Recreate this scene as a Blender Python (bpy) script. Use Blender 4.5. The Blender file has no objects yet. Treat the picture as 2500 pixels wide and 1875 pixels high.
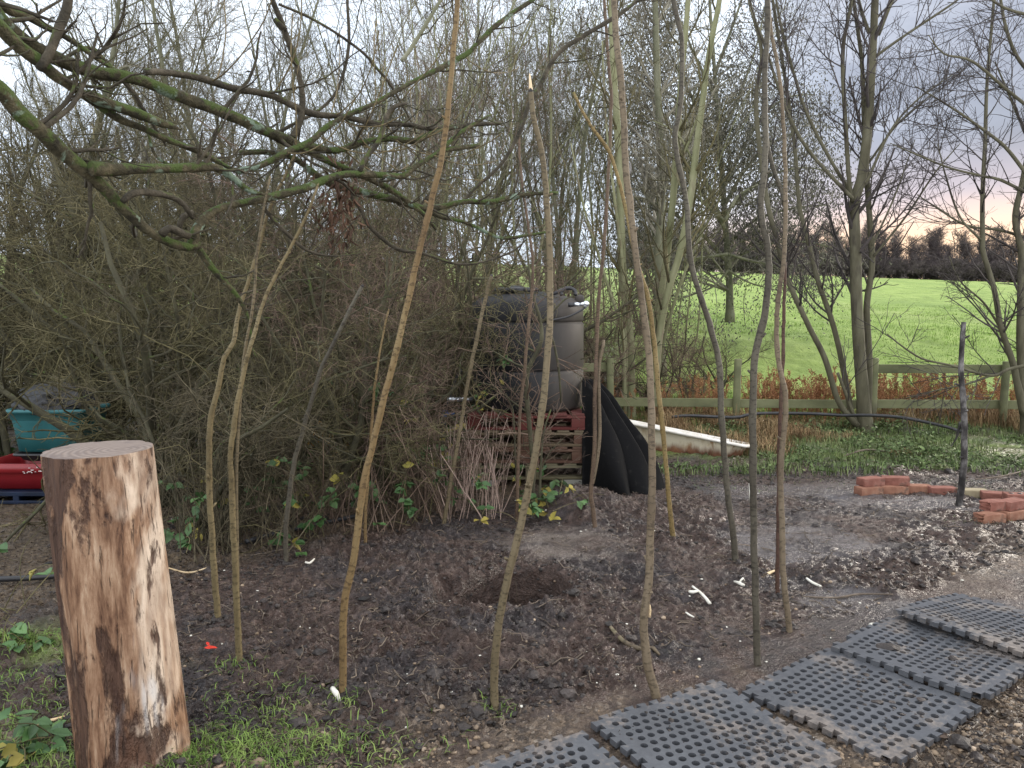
import bpy, bmesh, math
import numpy as np
from mathutils import Vector, Matrix
R = math.radians
S = bpy.context.scene
COL = S.collection

# ------------------------------------------------------------------ camera
F, CX, CY = 1878.0, 1250.0, 937.5          # photograph 2500 x 1875: focal length and centre in its pixels
PITCH, EYE = R(5.82), 1.55
cam_d = bpy.data.cameras.new("camera")
cam_d.sensor_width = 36.0
cam_d.lens = 36.0 * F / 2500.0
cam_d.clip_start, cam_d.clip_end = 0.05, 2000
cam = bpy.data.objects.new("camera", cam_d)
COL.objects.link(cam)
cam.location = (0, 0, EYE)
cam.rotation_euler = (math.pi / 2 - PITCH, 0, 0)
S.camera = cam

# ------------------------------------------------------------------ sky, sun, exposure
SUN_AZ, SUN_EL = R(62), R(17)              # azimuth to the right of the view, elevation
W = bpy.data.worlds.new("World")
S.world = W
W.use_nodes = True
wt = W.node_tree
wt.nodes.clear()


class NT:
    """small helper to write node trees"""
    def __init__(self, tree):
        self.t = tree

    def n(self, typ, ins=None, **props):
        nd = self.t.nodes.new(typ)
        for k, v in props.items():
            setattr(nd, k, v)
        for k, v in (ins or {}).items():
            self.set(nd.inputs[k], v)
        return nd

    def set(self, sock, v):
        if isinstance(v, bpy.types.NodeSocket):
            self.t.links.new(v, sock)
        elif isinstance(v, bpy.types.Node):
            self.t.links.new(v.outputs[0], sock)
        else:
            if sock.type == 'RGBA' and len(v) == 3:
                v = (*v, 1)
            sock.default_value = v

    def math(self, op, a, b=0.0, c=0.0, clamp=False):
        nd = self.n('ShaderNodeMath', {0: a, 1: b, 2: c}, operation=op)
        nd.use_clamp = clamp
        return nd.outputs[0]

    def mix(self, fac, a, b, blend='MIX'):
        nd = self.n('ShaderNodeMix', data_type='RGBA', blend_type=blend)
        self.set(nd.inputs[0], fac)
        self.set(nd.inputs[6], a)
        self.set(nd.inputs[7], b)
        return nd.outputs[2]

    def sstep(self, v, lo, hi, to0=0.0, to1=1.0):
        nd = self.n('ShaderNodeMapRange', {0: v, 1: lo, 2: hi, 3: to0, 4: to1}, interpolation_type='SMOOTHSTEP')
        return nd.outputs[0]

    def noise(self, vec, scale, detail=4, rough=0.6, dist=0.0):
        nd = self.n('ShaderNodeTexNoise', {'Scale': scale, 'Detail': detail, 'Roughness': rough, 'Distortion': dist})
        if vec is not None:
            self.set(nd.inputs['Vector'], vec)
        return nd.outputs[0]

    def ramp(self, fac, stops):
        nd = self.n('ShaderNodeValToRGB', {0: fac})
        cr = nd.color_ramp
        while len(cr.elements) < len(stops):
            cr.elements.new(0.5)
        for e, (p, c) in zip(cr.elements, stops):
            e.position = p
            e.color = (*c, 1)
        return nd.outputs[0]

    def mapping(self, vec, scale=(1, 1, 1), rot=(0, 0, 0)):
        nd = self.n('ShaderNodeMapping', {'Vector': vec, 'Scale': scale, 'Rotation': rot})
        return nd.outputs[0]


w = NT(wt)
tc = w.n('ShaderNodeTexCoord').outputs['Generated']
sp = w.n('ShaderNodeSeparateXYZ', {0: tc})
X_, Y_, Z_ = sp.outputs
cl = w.noise(w.mapping(tc, (1.6, 1.6, 5.5)), 1.5, 6, 0.55, 0.3)
lav = w.ramp(cl, [(0.30, (0.14, 0.153, 0.192)), (0.50, (0.22, 0.237, 0.29)), (0.66, (0.35, 0.37, 0.425))])
pale = w.ramp(cl, [(0.25, (0.50, 0.58, 0.70)), (0.60, (0.66, 0.72, 0.80))])
az = w.math('ARCTAN2', X_, Y_)
right = w.sstep(w.math('ADD', az, w.math('MULTIPLY_ADD', cl, 0.3, -0.15)), 0.25, 0.40)
back = w.math('MAXIMUM', w.sstep(Y_, 0.05, -0.5), w.sstep(Z_, 0.55, 0.9))
skyc = w.mix(right, pale, lav)
skyc = w.mix(back, skyc, (1.0, 1.02, 1.06))
band = w.math('MULTIPLY', w.sstep(Z_, 0.20, 0.10), w.sstep(Z_, -0.03, 0.05))
near_sun = w.math('MULTIPLY', w.sstep(az, 0.10, 0.40), w.sstep(az, 1.6, 0.9))
skyc = w.mix(w.math('MULTIPLY', w.math('MULTIPLY', band, near_sun), 0.65), skyc, (0.48, 0.39, 0.42))
glow = w.math('MULTIPLY', w.sstep(w.math('ADD', Z_, w.math('MULTIPLY_ADD', cl, 0.06, -0.03)), 0.125, 0.07), near_sun)
skyc = w.mix(w.math('MULTIPLY', glow, 0.92), skyc, (0.74, 0.50, 0.33))
bg_c = w.n('ShaderNodeBackground', {'Color': skyc, 'Strength': 1.05})
nish = w.n('ShaderNodeTexSky', sky_type='NISHITA')
nish.sun_disc = False
nish.sun_elevation = SUN_EL
nish.sun_rotation = SUN_AZ
bg_n = w.n('ShaderNodeBackground', {'Color': nish, 'Strength': 0.06})
addsh = w.n('ShaderNodeMixShader', {0: 0.10, 1: bg_c.outputs[0], 2: bg_n.outputs[0]})     # thin cloud hides nine tenths of the clear sky
w.n('ShaderNodeOutputWorld', {0: addsh.outputs[0]})

sun_d = bpy.data.lights.new("sun", 'SUN')
sun_d.energy = 1.25
sun_d.angle = R(14)
sun_d.color = (1.0, 0.91, 0.79)
sun = bpy.data.objects.new("sun", sun_d)
COL.objects.link(sun)
sdir = Vector((math.sin(SUN_AZ) * math.cos(SUN_EL), math.cos(SUN_AZ) * math.cos(SUN_EL), math.sin(SUN_EL)))
sun.rotation_euler = sdir.to_track_quat('Z', 'Y').to_euler()

S.view_settings.view_transform = 'Standard'
S.view_settings.look = 'None'
S.view_settings.exposure = 1.1
S.view_settings.gamma = 1.0
S.render.engine = 'CYCLES'
S.cycles.max_bounces = 5
S.cycles.diffuse_bounces = 3
S.cycles.glossy_bounces = 2
S.cycles.transmission_bounces = 2

# ------------------------------------------------------------------ numeric helpers
CP, SP = math.cos(PITCH), math.sin(PITCH)


def ray(px, py):
    a, b = (px - CX) / F, -(py - CY) / F
    return np.array([a, CP + b * SP, -SP + b * CP])


def P(px, py, Y):
    """the point of that pixel's sight line at world distance Y"""
    d = ray(px, py)
    return np.array([0, 0, EYE]) + d * (Y / d[1])


def hsh(xi, yi, seed):
    h = (xi.astype(np.int64) * 374761393 + yi.astype(np.int64) * 668265263 + seed * 974711) & 0x7fffffff
    h = ((h ^ (h >> 13)) * 1274126177) & 0x7fffffff
    h = (h ^ (h >> 16)) & 0xffff
    return h / 65535.0


def vnoise(x, y, seed=0):
    x, y = np.asarray(x, float), np.asarray(y, float)
    xi, yi = np.floor(x), np.floor(y)
    fx, fy = x - xi, y - yi
    fx, fy = fx * fx * (3 - 2 * fx), fy * fy * (3 - 2 * fy)
    a, b = hsh(xi, yi, seed), hsh(xi + 1, yi, seed)
    c, d = hsh(xi, yi + 1, seed), hsh(xi + 1, yi + 1, seed)
    return (a * (1 - fx) + b * fx) * (1 - fy) + (c * (1 - fx) + d * fx) * fy


def fbm(x, y, sc, octv, seed=0, gain=0.5):
    s, a, t = 0.0, 1.0, 0.0
    for k in range(octv):
        s = s + a * vnoise(x * sc + 13.7 * k, y * sc - 7.3 * k, seed + k)
        t += a
        a *= gain
        sc *= 2.03
    return s / t


def sst(a, b, x):
    t = np.clip((x - a) / (b - a), 0, 1)
    return t * t * (3 - 2 * t)


def g0(px, py):
    d = ray(px, py)
    return np.array([0, 0, EYE]) + d * (EYE / -d[2])


def ell(cx, cy, rx, ytop, ybot):
    c = g0(cx, cy)
    t, b = g0(cx, ytop)[1], g0(cx, ybot)[1]
    return (c[0], (t + b) / 2, rx / F * c[1], (t - b) / 2)


HOLE = ell(1258, 1438, 150, 1386, 1486)
DIG = ell(1120, 1446, 95, 1405, 1482)
SLABS = [ell(1430, 1335, 195, 1284, 1390), ell(1960, 1350, 210, 1288, 1405), ell(2080, 1470, 150, 1430, 1510)]
MOUND = ell(1430, 1245, 130, 1205, 1272)
MATS_ANG = R(31)


def er(X, Y, e):
    return np.hypot((X - e[0]) / e[2], (Y - e[1]) / e[3])


def zfield(X, Y):
    zc = 5.13 - 0.036 * (np.clip(X, -30, 90) - 25)
    t = (Y - 11) / 74.0
    z = zc * np.clip(t, 0, 1) * sst(0, .12, t)
    return z - 0.04 * np.clip(Y - 86, 0, None)


def slabmask(X, Y):
    wob = 1.3 * (fbm(X, Y, 2.2, 5, 5, .6) - .5)
    m = np.zeros_like(X)
    for e in SLABS:
        m = np.maximum(m, 1 - sst(.62, 1.02, er(X, Y, e) + wob))
    m = m * (.35 + .65 * sst(.40, .54, fbm(X, Y * 1.6, 3.1, 4, 6)))
    far = .8 * sst(.54, .66, fbm(X * .8, Y * 1.8, 1.2, 4, 8)) * sst(1.0, 2.2, X) * sst(3.2, 4.0, Y) * (1 - sst(6.2, 7.0, Y))
    return np.maximum(m, far)


def matmask(X, Y):
    ax, ay = math.cos(MATS_ANG), math.sin(MATS_ANG)
    # the row of mats runs to the right and away
    u = (X - 0.71) * ax + (Y - 2.70) * ay
    v = -(X - 0.71) * ay + (Y - 2.70) * ax
    return 1 - sst(.36, .50, np.abs(v + .03))


def ground(X, Y, fine=True):
    X, Y = np.asarray(X, float), np.asarray(Y, float)
    z = zfield(X, Y)
    z = z + 0.05 * (fbm(X, Y, .7, 2, 3) - .5) * sst(2.5, 6, Y)
    h = er(X, Y, HOLE) + .22 * (fbm(X, Y, 6, 2, 9) - .5)
    z = z - .36 * (1 - sst(.80, 1.0, h))
    h2 = er(X, Y, DIG) + .4 * (fbm(X, Y, 6, 2, 19) - .5)
    z = z - .13 * (1 - sst(.5, 1.1, h2))
    rim = np.exp(-((h - 1.25) / .25) ** 2) * .012
    z = z + rim
    m = er(X, Y, MOUND) + .5 * (fbm(X, Y, 4, 3, 29) - .5)
    z = z + .13 * (1 - sst(.3, 1.2, m))
    if fine:
        near = 1 - sst(6.8, 9.5, Y)
        sm = np.maximum(slabmask(X, Y) * .88, matmask(X, Y) * .8)
        sm = np.maximum(sm, .6 * (1 - sst(.8, 1.15, er(X, Y, HOLE))))
        c = fbm(X, Y, 16, 4, 41, .6)
        c2 = fbm(X, Y, 5, 3, 43)
        cl_ = np.clip(fbm(X, Y, 33, 2, 47) - .5, 0, 1)
        c3 = np.abs(fbm(X, Y, 26, 3, 49) - .5)
        z = z + near * (1 - sm) * (.036 * (c - .5) + .060 * (c2 - .5) + .050 * cl_ - .05 * c3 + .006) * (.45 + 1.1 * sst(.36, .60, fbm(X, Y, .9, 3, 45)))
        z = z + near * sm * .006 * (fbm(X, Y, 30, 3, 53) - .5)
        z = z + (1 - near) * (.10 * (fbm(X, Y, 2.2, 4, 61) - .5))
    return z


def G(px, py):
    d = ray(px, py)
    z = 0.0
    for _ in range(12):
        t = (EYE - z) / -d[2] if d[2] < -1e-4 else 60.0
        t = min(t, 90.0)
        p = np.array([0, 0, EYE]) + d * t
        z = float(ground(p[0], p[1], False))
    p[2] = z
    return p


# ------------------------------------------------------------------ objects, tags, mesh builder
def tag(o, label=None, cat=None, group=None, kind=None):
    if label:
        o['label'] = label
    if cat:
        o['category'] = cat
    if group:
        o['group'] = group
    if kind:
        o['kind'] = kind
    return o


LOC = {}


def thing(name, label, cat, loc=(0, 0, 0), group=None):
    o = bpy.data.objects.new(name, None)
    o.empty_display_size = .1
    COL.objects.link(o)
    o.location = tuple(float(v) for v in loc)
    LOC[o.name] = np.array(loc, float)
    return tag(o, label, cat, group)


class MB:
    """collects vertices and faces; build() links them as ONE mesh object"""
    def __init__(self):
        self.V, self.Q, self.T, self.N, self.n = [], [], [], [], 0

    def add(self, V, quads=None, tris=None, ngons=None):
        V = np.asarray(V, float).reshape(-1, 3)
        b = self.n
        self.V.append(V)
        self.n += len(V)
        if quads is not None and len(quads):
            self.Q.append(np.asarray(quads, np.int64).reshape(-1, 4) + b)
        if tris is not None and len(tris):
            self.T.append(np.asarray(tris, np.int64).reshape(-1, 3) + b)
        for g in ngons or []:
            self.N.append([i + b for i in g])

    def bm(self, bm, M=None):
        if M is not None:
            bm.transform(M)
        bm.verts.index_update()
        V = [v.co[:] for v in bm.verts]
        self.add(V, ngons=[[v.index for v in f.verts] for f in bm.faces])
        bm.free()

    def box(self, c, s, M=None, bevel=0.0, seg=1):
        b = bmesh.new()
        bmesh.ops.create_cube(b, size=1)
        bmesh.ops.scale(b, vec=s, verts=b.verts)
        if bevel:
            bmesh.ops.bevel(b, geom=b.edges[:], offset=bevel, segments=seg, affect='EDGES', profile=.5)
        bmesh.ops.translate(b, vec=c, verts=b.verts)
        self.bm(b, M)

    def tubes(self, Pt, Rr, sides):
        N, K, _ = Pt.shape
        if N == 0:
            return
        T = np.gradient(Pt, axis=1)
        T /= np.linalg.norm(T, axis=2, keepdims=True) + 1e-9
        D = np.abs(Pt[:, -1] - Pt[:, 0])
        ref = np.eye(3)[np.argmin(D, axis=1)][:, None, :]
        n1 = np.cross(T, ref)
        n1 /= np.linalg.norm(n1, axis=2, keepdims=True) + 1e-9
        n2 = np.cross(T, n1)
        a = np.arange(sides) * 2 * math.pi / sides
        V = Pt[:, :, None, :] + Rr[:, :, None, None] * (np.cos(a)[None, None, :, None] * n1[:, :, None, :] + np.sin(a)[None, None, :, None] * n2[:, :, None, :])
        i = np.arange(N)[:, None, None] * K * sides + np.arange(K - 1)[None, :, None] * sides + np.arange(sides)[None, None, :]
        j = np.arange(N)[:, None, None] * K * sides + np.arange(K - 1)[None, :, None] * sides + ((np.arange(sides) + 1) % sides)[None, None, :]
        q = np.stack([i, j, j + sides, i + sides], -1).reshape(-1, 4)
        self.add(V.reshape(-1, 3), quads=q)

    def tube(self, pts, rad, sides=10, lump=0.0, seed=0, cap0=True, cap1=True, ls=9.0):
        pts = np.asarray(pts, float)
        K = len(pts)
        rad = np.broadcast_to(np.asarray(rad, float), (K,))
        T = np.gradient(pts, axis=0)
        T /= np.linalg.norm(T, axis=1, keepdims=True) + 1e-9
        ref = np.array([1, 0, 0]) if abs(T[0][0]) < .7 else np.array([0, 0, 1.])
        n = np.cross(T[0], ref)
        n /= np.linalg.norm(n)
        a = np.arange(sides) * 2 * math.pi / sides
        s = np.concatenate([[0], np.cumsum(np.linalg.norm(np.diff(pts, axis=0), axis=1))])
        V = []
        for k in range(K):
            n = n - T[k] * np.dot(n, T[k])
            n /= np.linalg.norm(n) + 1e-9
            b = np.cross(T[k], n)
            r = np.full(sides, rad[k])
            if lump:
                r = r * (1 + lump * 2 * (fbm(np.cos(a) * 1.2 + 7 + seed, s[k] * ls + np.sin(a) * 1.2, 1.0, 3, seed) - .5))
            V.append(pts[k] + (np.cos(a) * r)[:, None] * n + (np.sin(a) * r)[:, None] * b)
        V = np.concatenate(V)
        q = []
        for k in range(K - 1):
            for i in range(sides):
                j = (i + 1) % sides
                q.append((k * sides + i, k * sides + j, (k + 1) * sides + j, (k + 1) * sides + i))
        ng = []
        if cap0:
            ng.append(list(range(sides))[::-1])
        if cap1:
            ng.append([(K - 1) * sides + i for i in range(sides)])
        self.add(V, quads=q, ngons=ng)

    def lathe(self, prof, seg=32, c=(0, 0, 0), M=None):
        a = np.arange(seg) * 2 * math.pi / seg
        V = np.array([[r * math.cos(t), r * math.sin(t), z] for r, z in prof for t in a])
        q = [(k * seg + i, k * seg + (i + 1) % seg, (k + 1) * seg + (i + 1) % seg, (k + 1) * seg + i) for k in range(len(prof) - 1) for i in range(seg)]
        if M is not None:
            V = V @ np.array(M.to_3x3()).T
        self.add(V + np.array(c), quads=q, ngons=[list(range(seg))[::-1], [(len(prof) - 1) * seg + i for i in range(seg)]])

    def leaves(self, C, U, Nn, L, Wd, fold=.25):
        """leaf-shaped blades: C base points, U directions, Nn normals, L lengths, Wd widths"""
        N = len(C)
        U = U / (np.linalg.norm(U, axis=1, keepdims=True) + 1e-9)
        Sd = np.cross(U, Nn)
        Sd /= np.linalg.norm(Sd, axis=1, keepdims=True) + 1e-9
        up = np.cross(Sd, U)
        L, Wd = np.broadcast_to(L, (N,))[:, None], np.broadcast_to(Wd, (N,))[:, None]
        b = C
        t = C + U * L - up * L * .12
        l1 = C + U * L * .35 + Sd * Wd * .5 + up * Wd * fold
        r1 = C + U * L * .35 - Sd * Wd * .5 + up * Wd * fold
        l2 = C + U * L * .72 + Sd * Wd * .34 + up * Wd * fold * .5
        r2 = C + U * L * .72 - Sd * Wd * .34 + up * Wd * fold * .5
        V = np.stack([b, l1, l2, t, r2, r1], 1).reshape(-1, 3)
        i = np.arange(N)[:, None] * 6
        q = np.concatenate([i + np.array([[0, 1, 2, 3]]), i + np.array([[0, 3, 4, 5]])])
        self.add(V, quads=q)

    def blades(self, C, Dv, L, Wd, bend):
        """grass blades: bent strips of two pieces"""
        N = len(C)
        L, Wd, bend = (np.broadcast_to(v, (N,))[:, None] for v in (L, Wd, bend))
        Dv = Dv / (np.linalg.norm(Dv, axis=1, keepdims=True) + 1e-9)
        sd = np.cross(Dv, np.array([0, 0, 1.]))
        sd /= np.linalg.norm(sd, axis=1, keepdims=True) + 1e-9
        z = np.array([[0, 0, 1.]])
        m = C + z * L * .55 + Dv * L * bend * .3
        t = C + z * L * (1 - .45 * bend) + Dv * L * bend
        V = np.stack([C + sd * Wd * .5, C - sd * Wd * .5, m - sd * Wd * .4, m + sd * Wd * .4, t], 1).reshape(-1, 3)
        i = np.arange(N)[:, None] * 5
        self.add(V, quads=i + np.array([[0, 1, 2, 3]]), tris=i + np.array([[3, 2, 4]]))

    def build(self, name, mat, parent=None, loc=None, smooth=True, root=None):
        if root is None:
            root = parent
        if root is not None:
            off = LOC[root.name]
        else:
            off = np.array(loc if loc is not None else (0, 0, 0), float)
        V = np.concatenate(self.V) - off
        me = bpy.data.meshes.new(name)
        Q = np.concatenate(self.Q) if self.Q else np.zeros((0, 4), np.int64)
        T = np.concatenate(self.T) if self.T else np.zeros((0, 3), np.int64)
        ng = self.N
        loops = np.concatenate([Q.ravel(), T.ravel()] + [np.array(g) for g in ng]).astype(np.int32)
        tot = np.concatenate([np.full(len(Q), 4), np.full(len(T), 3), np.array([len(g) for g in ng], int)]).astype(np.int32)
        st = np.concatenate([[0], np.cumsum(tot)[:-1]]).astype(np.int32)
        me.vertices.add(len(V))
        me.vertices.foreach_set('co', V.astype(np.float32).ravel())
        me.loops.add(len(loops))
        me.loops.foreach_set('vertex_index', loops)
        me.polygons.add(len(tot))
        me.polygons.foreach_set('loop_start', st)
        me.polygons.foreach_set('loop_total', tot)
        me.polygons.foreach_set('use_smooth', np.full(len(tot), smooth))
        me.update(calc_edges=True)
        me.materials.append(mat)
        o = bpy.data.objects.new(name, me)
        COL.objects.link(o)
        if parent is not None:
            o.parent = parent
        else:
            o.location = tuple(off)
        LOC[o.name] = off
        return o


def catmull(pts, vals=None, step=.03, closed=False):
    """smooth a traced polyline; vals is resampled beside it"""
    pts = np.asarray(pts, float)
    n = len(pts)
    e = np.concatenate([[2 * pts[0] - pts[1]], pts, [2 * pts[-1] - pts[-2]]])
    out, ov = [], []
    for i in range(n - 1):
        p0, p1, p2, p3 = e[i], e[i + 1], e[i + 2], e[i + 3]
        m = max(2, int(np.linalg.norm(p2 - p1) / step))
        t = np.linspace(0, 1, m, endpoint=(i == n - 2))[:, None]
        out.append(.5 * ((2 * p1) + (-p0 + p2) * t + (2 * p0 - 5 * p1 + 4 * p2 - p3) * t ** 2 + (-p0 + 3 * p1 - 3 * p2 + p3) * t ** 3))
        if vals is not None:
            ov.append((vals[i] + (vals[i + 1] - vals[i]) * t[:, 0]))
    out = np.concatenate(out)
    return (out, np.concatenate(ov)) if vals is not None else out


def spawn(rng, Pp, Rp, n, t=(.1, 1), ln=(.2, .5), ang=(30, 70), K=5, up=0.0, wig=.2, rf=.5, rmin=.0012, tip=.45, taper=.5, flat=None):
    """n child branches growing from the parent polylines"""
    N, Kp, _ = Pp.shape
    seg = np.linalg.norm(np.diff(Pp, axis=1), axis=2).sum(1)
    idx = rng.choice(N, n, p=seg / seg.sum())
    tt = rng.uniform(t[0], t[1], n)
    f = tt * (Kp - 1)
    i = np.minimum(f.astype(int), Kp - 2)
    fr = (f - i)[:, None]
    a, b = Pp[idx, i], Pp[idx, i + 1]
    st = a + (b - a) * fr
    tan = (b - a) / (np.linalg.norm(b - a, axis=1, keepdims=True) + 1e-9)
    r0 = (Rp[idx, i] * (1 - fr[:, 0]) + Rp[idx, i + 1] * fr[:, 0])
    v = rng.normal(size=(n, 3))
    v -= (v * tan).sum(1, keepdims=True) * tan
    v /= np.linalg.norm(v, axis=1, keepdims=True) + 1e-9
    if flat:
        v[:, 2] *= flat
    an = np.radians(rng.uniform(ang[0], ang[1], n))[:, None]
    d = np.cos(an) * tan + np.sin(an) * v
    L = rng.uniform(ln[0], ln[1], n) * (1 - taper * tt)
    Pt = np.zeros((n, K, 3))
    Pt[:, 0] = st
    for k in range(1, K):
        d = d + rng.normal(size=(n, 3)) * wig
        d[:, 2] += up
        d /= np.linalg.norm(d, axis=1, keepdims=True) + 1e-9
        Pt[:, k] = Pt[:, k - 1] + d * (L / (K - 1))[:, None]
    r0 = np.maximum(r0 * rf, rmin)
    Rr = np.maximum(r0[:, None] * np.linspace(1, tip, K)[None], rmin * .8)
    return Pt, Rr


# ------------------------------------------------------------------ materials
def material(name):
    m = bpy.data.materials.new(name)
    m.use_nodes = True
    m.node_tree.nodes.clear()
    return m, NT(m.node_tree)


def finish(t, col, rough=.8, bump=None, bstr=.4, bdist=.01, metal=0.0, spec=.35, normal=None):
    b = t.n('ShaderNodeBsdfPrincipled', {'Base Color': col, 'Roughness': rough, 'Metallic': metal, 'Specular IOR Level': spec})
    if bump is not None:
        bn = t.n('ShaderNodeBump', {'Height': bump, 'Strength': bstr, 'Distance': bdist})
        t.set(b.inputs['Normal'], bn.outputs[0])
    t.n('ShaderNodeOutputMaterial', {0: b.outputs[0]})
    return b


def pm(name, stops, scale=6, detail=5, stretch=(1, 1, 1), rough=.8, bump=.4, bdist=.006, bscale=None, var=.0, moss=None, metal=0.0, spec=.3, patch=None):
    """noise-coloured surface; var = brightness change from piece to piece; moss = (colour, amount, up-weight); patch = (colour, scale, lo, hi)"""
    m, t = material(name)
    co = t.n('ShaderNodeTexCoord').outputs['Object']
    mp = t.mapping(co, stretch)
    nz = t.noise(mp, scale, detail, .62)
    c = t.ramp(nz, stops)
    geo = t.n('ShaderNodeNewGeometry')
    if patch:
        p = t.noise(mp, patch[1], 4, .6, .4)
        c = t.mix(t.sstep(p, patch[2], patch[3]), c, patch[0])
    if moss:
        nz2 = t.noise(co, moss[3] if len(moss) > 3 else 7.0, 5, .65)
        sn = t.n('ShaderNodeSeparateXYZ', {0: geo.outputs['Normal']}).outputs[2]
        f = t.sstep(t.math('MULTIPLY_ADD', sn, moss[2], nz2), 1 - moss[1], 1.12 - moss[1])
        c = t.mix(f, c, moss[0])
    if var:
        ri = geo.outputs['Random Per Island']
        k = t.math('MULTIPLY_ADD', ri, 2 * var, 1 - var)
        c = t.mix(1.0, c, t.n('ShaderNodeCombineColor', {0: k, 1: k, 2: k}).outputs[0], 'MULTIPLY')
    bn = t.noise(mp, bscale or scale * 4, 5, .65) if bump else None
    finish(t, c, rough, bn, bump, bdist, metal, spec)
    return m


def sc(c, k):
    return tuple(v * k for v in c)


M = {}
M['twig_dark'] = pm('twig_dark', [(.30, (0.041, 0.035, 0.020)), (.5, (0.084, 0.070, 0.042)), (.7, (0.155, 0.131, 0.084))], 3, 3, bump=0, var=.45)
M['twig_olive'] = pm('twig_olive', [(.30, (0.049, 0.045, 0.019)), (.5, (0.101, 0.089, 0.042)), (.7, (0.182, 0.156, 0.084))], 2.5, 3, bump=0, var=.45)
M['twig_red'] = pm('twig_red', [(.30, (0.070, 0.047, 0.035)), (.5, (0.140, 0.097, 0.072)), (.7, (0.238, 0.173, 0.130))], 3, 3, bump=0, var=.45)
M['twig_grey'] = pm('twig_grey', [(.30, (.11, .10, .08)), (.5, (.21, .195, .155)), (.7, (.33, .31, .25))], 2, 3, bump=0, var=.4)
M['twig_far'] = pm('twig_far', [(.3, (0.054, 0.044, 0.045)), (.7, (0.126, 0.102, 0.101))], .6, 3, bump=0, var=.3)
M['twig_black'] = pm('twig_black', [(.3, (.035, .030, .030)), (.7, (.085, .072, .066))], 3, 3, bump=0, var=.4)
M['cane'] = pm('cane', [(.3, (0.230, 0.165, 0.138)), (.7, (0.437, 0.330, 0.275))], 3, 3, bump=0, var=.45)
M['bark_hedge'] = pm('bark_hedge', [(.3, (.035, .032, .020)), (.55, (.075, .070, .042)), (.75, (.12, .115, .07))], 6, 5, bump=.7, moss=((.07, .10, .02), .40, .10))
M['bark_far'] = pm('bark_far', [(.3, (.09, .095, .06)), (.55, (.17, .17, .11)), (.75, (.25, .25, .18))], 3, 4, stretch=(1, 1, .5), bump=.4)
M['bark_pale'] = pm('bark_pale', [(.28, (0.136, 0.144, 0.073)), (.5, (0.216, 0.220, 0.120)), (.75, (0.296, 0.289, 0.181))], 5, 5, stretch=(1, 1, .35), bump=.4, patch=((0.160, 0.122, 0.086), 2.2, .55, .68))
M['bark_willow'] = pm('bark_willow', [(.28, (0.058, 0.053, 0.033)), (.5, (0.102, 0.094, 0.059)), (.75, (0.150, 0.142, 0.096))], 7, 6, stretch=(1, 1, .3), bump=.8, bdist=.012, patch=((0.041, 0.034, 0.026), 3, .55, .7))
M['bark_mossy'] = pm('bark_mossy', [(.30, (.020, .017, .010)), (.5, (.060, .052, .028)), (.70, (.14, .115, .066))], 16, 7, bump=1.0, bdist=.02, bscale=55,
                     moss=((.060, .088, .020), .53, .10, 11.0), patch=((.19, .25, .185), 7.0, .58, .63))
M['bark_bare'] = pm('bark_bare', [(.3, (.022, .019, .013)), (.55, (.060, .050, .034)), (.75, (.125, .105, .075))], 14, 6, bump=.9, bdist=.012, moss=((.07, .09, .022), .42, .12, 9.0))
M['bark_dead'] = pm('bark_dead', [(.38, (.02, .018, .017)), (.5, (.055, .05, .048)), (.66, (.22, .21, .20))], 14, 6, stretch=(1, 1, .5), bump=1.0, bdist=.012, bscale=40)


def pole_mat(name, a, b, c, knot=.5):
    m, t = material(name)
    co = t.n('ShaderNodeTexCoord').outputs['Object']
    n1 = t.noise(t.mapping(co, (1, 1, .35)), 5.0, 5, .6)
    col = t.ramp(n1, [(.30, a), (.5, b), (.70, c)])
    n2 = t.noise(t.mapping(co, (1, 1, 2.2)), 46, 3, .6)
    col = t.mix(t.math('MULTIPLY', t.sstep(n2, .52, .62), .7), col, sc(a, .5))
    n3 = t.noise(co, 2.1, 4, .6, .5)
    col = t.mix(t.math('MULTIPLY', t.sstep(n3, .52, .68), knot), col, sc(a, .42))
    n4 = t.noise(co, 3.3, 3, .6)
    col = t.mix(t.math('MULTIPLY', t.sstep(n4, .60, .74), .6), col, (.13, .145, .05))
    finish(t, col, .62, t.math('ADD', n2, n1), .45, .004, spec=.3)
    return m


M['pole_tan'] = pole_mat('pole_tan', (0.092, 0.068, 0.031), (0.164, 0.127, 0.063), (0.232, 0.189, 0.105))
M['pole_orange'] = pole_mat('pole_orange', (0.108, 0.065, 0.029), (0.172, 0.115, 0.051), (0.232, 0.174, 0.085), .45)
M['pole_olive'] = pole_mat('pole_olive', (0.076, 0.058, 0.033), (0.136, 0.107, 0.061), (0.200, 0.159, 0.099))
M['pole_brown'] = pole_mat('pole_brown', (0.068, 0.044, 0.029), (0.120, 0.081, 0.053), (0.176, 0.126, 0.085))
M['pole_dark'] = pole_mat('pole_dark', (0.044, 0.037, 0.027), (0.080, 0.070, 0.051), (0.132, 0.118, 0.088))
M['pole_grey'] = pole_mat('pole_grey', (0.100, 0.074, 0.048), (0.168, 0.130, 0.085), (0.232, 0.185, 0.129))
M['pole_yellow'] = pole_mat('pole_yellow', (0.120, 0.081, 0.031), (0.208, 0.148, 0.058), (0.272, 0.207, 0.095))
M['pole_red'] = pole_mat('pole_red', (0.052, 0.027, 0.018), (0.084, 0.046, 0.032), (0.120, 0.074, 0.051))
M['wood_raw'] = pm('wood_raw', [(.3, (.55, .40, .22)), (.7, (.75, .60, .40))], 20, 3, stretch=(1, 1, .2), rough=.7, bump=.3)
M['peeled'] = pm('peeled', [(.3, (.60, .58, .50)), (.7, (.80, .78, .70))], 20, 3, rough=.7, bump=.2)
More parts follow.
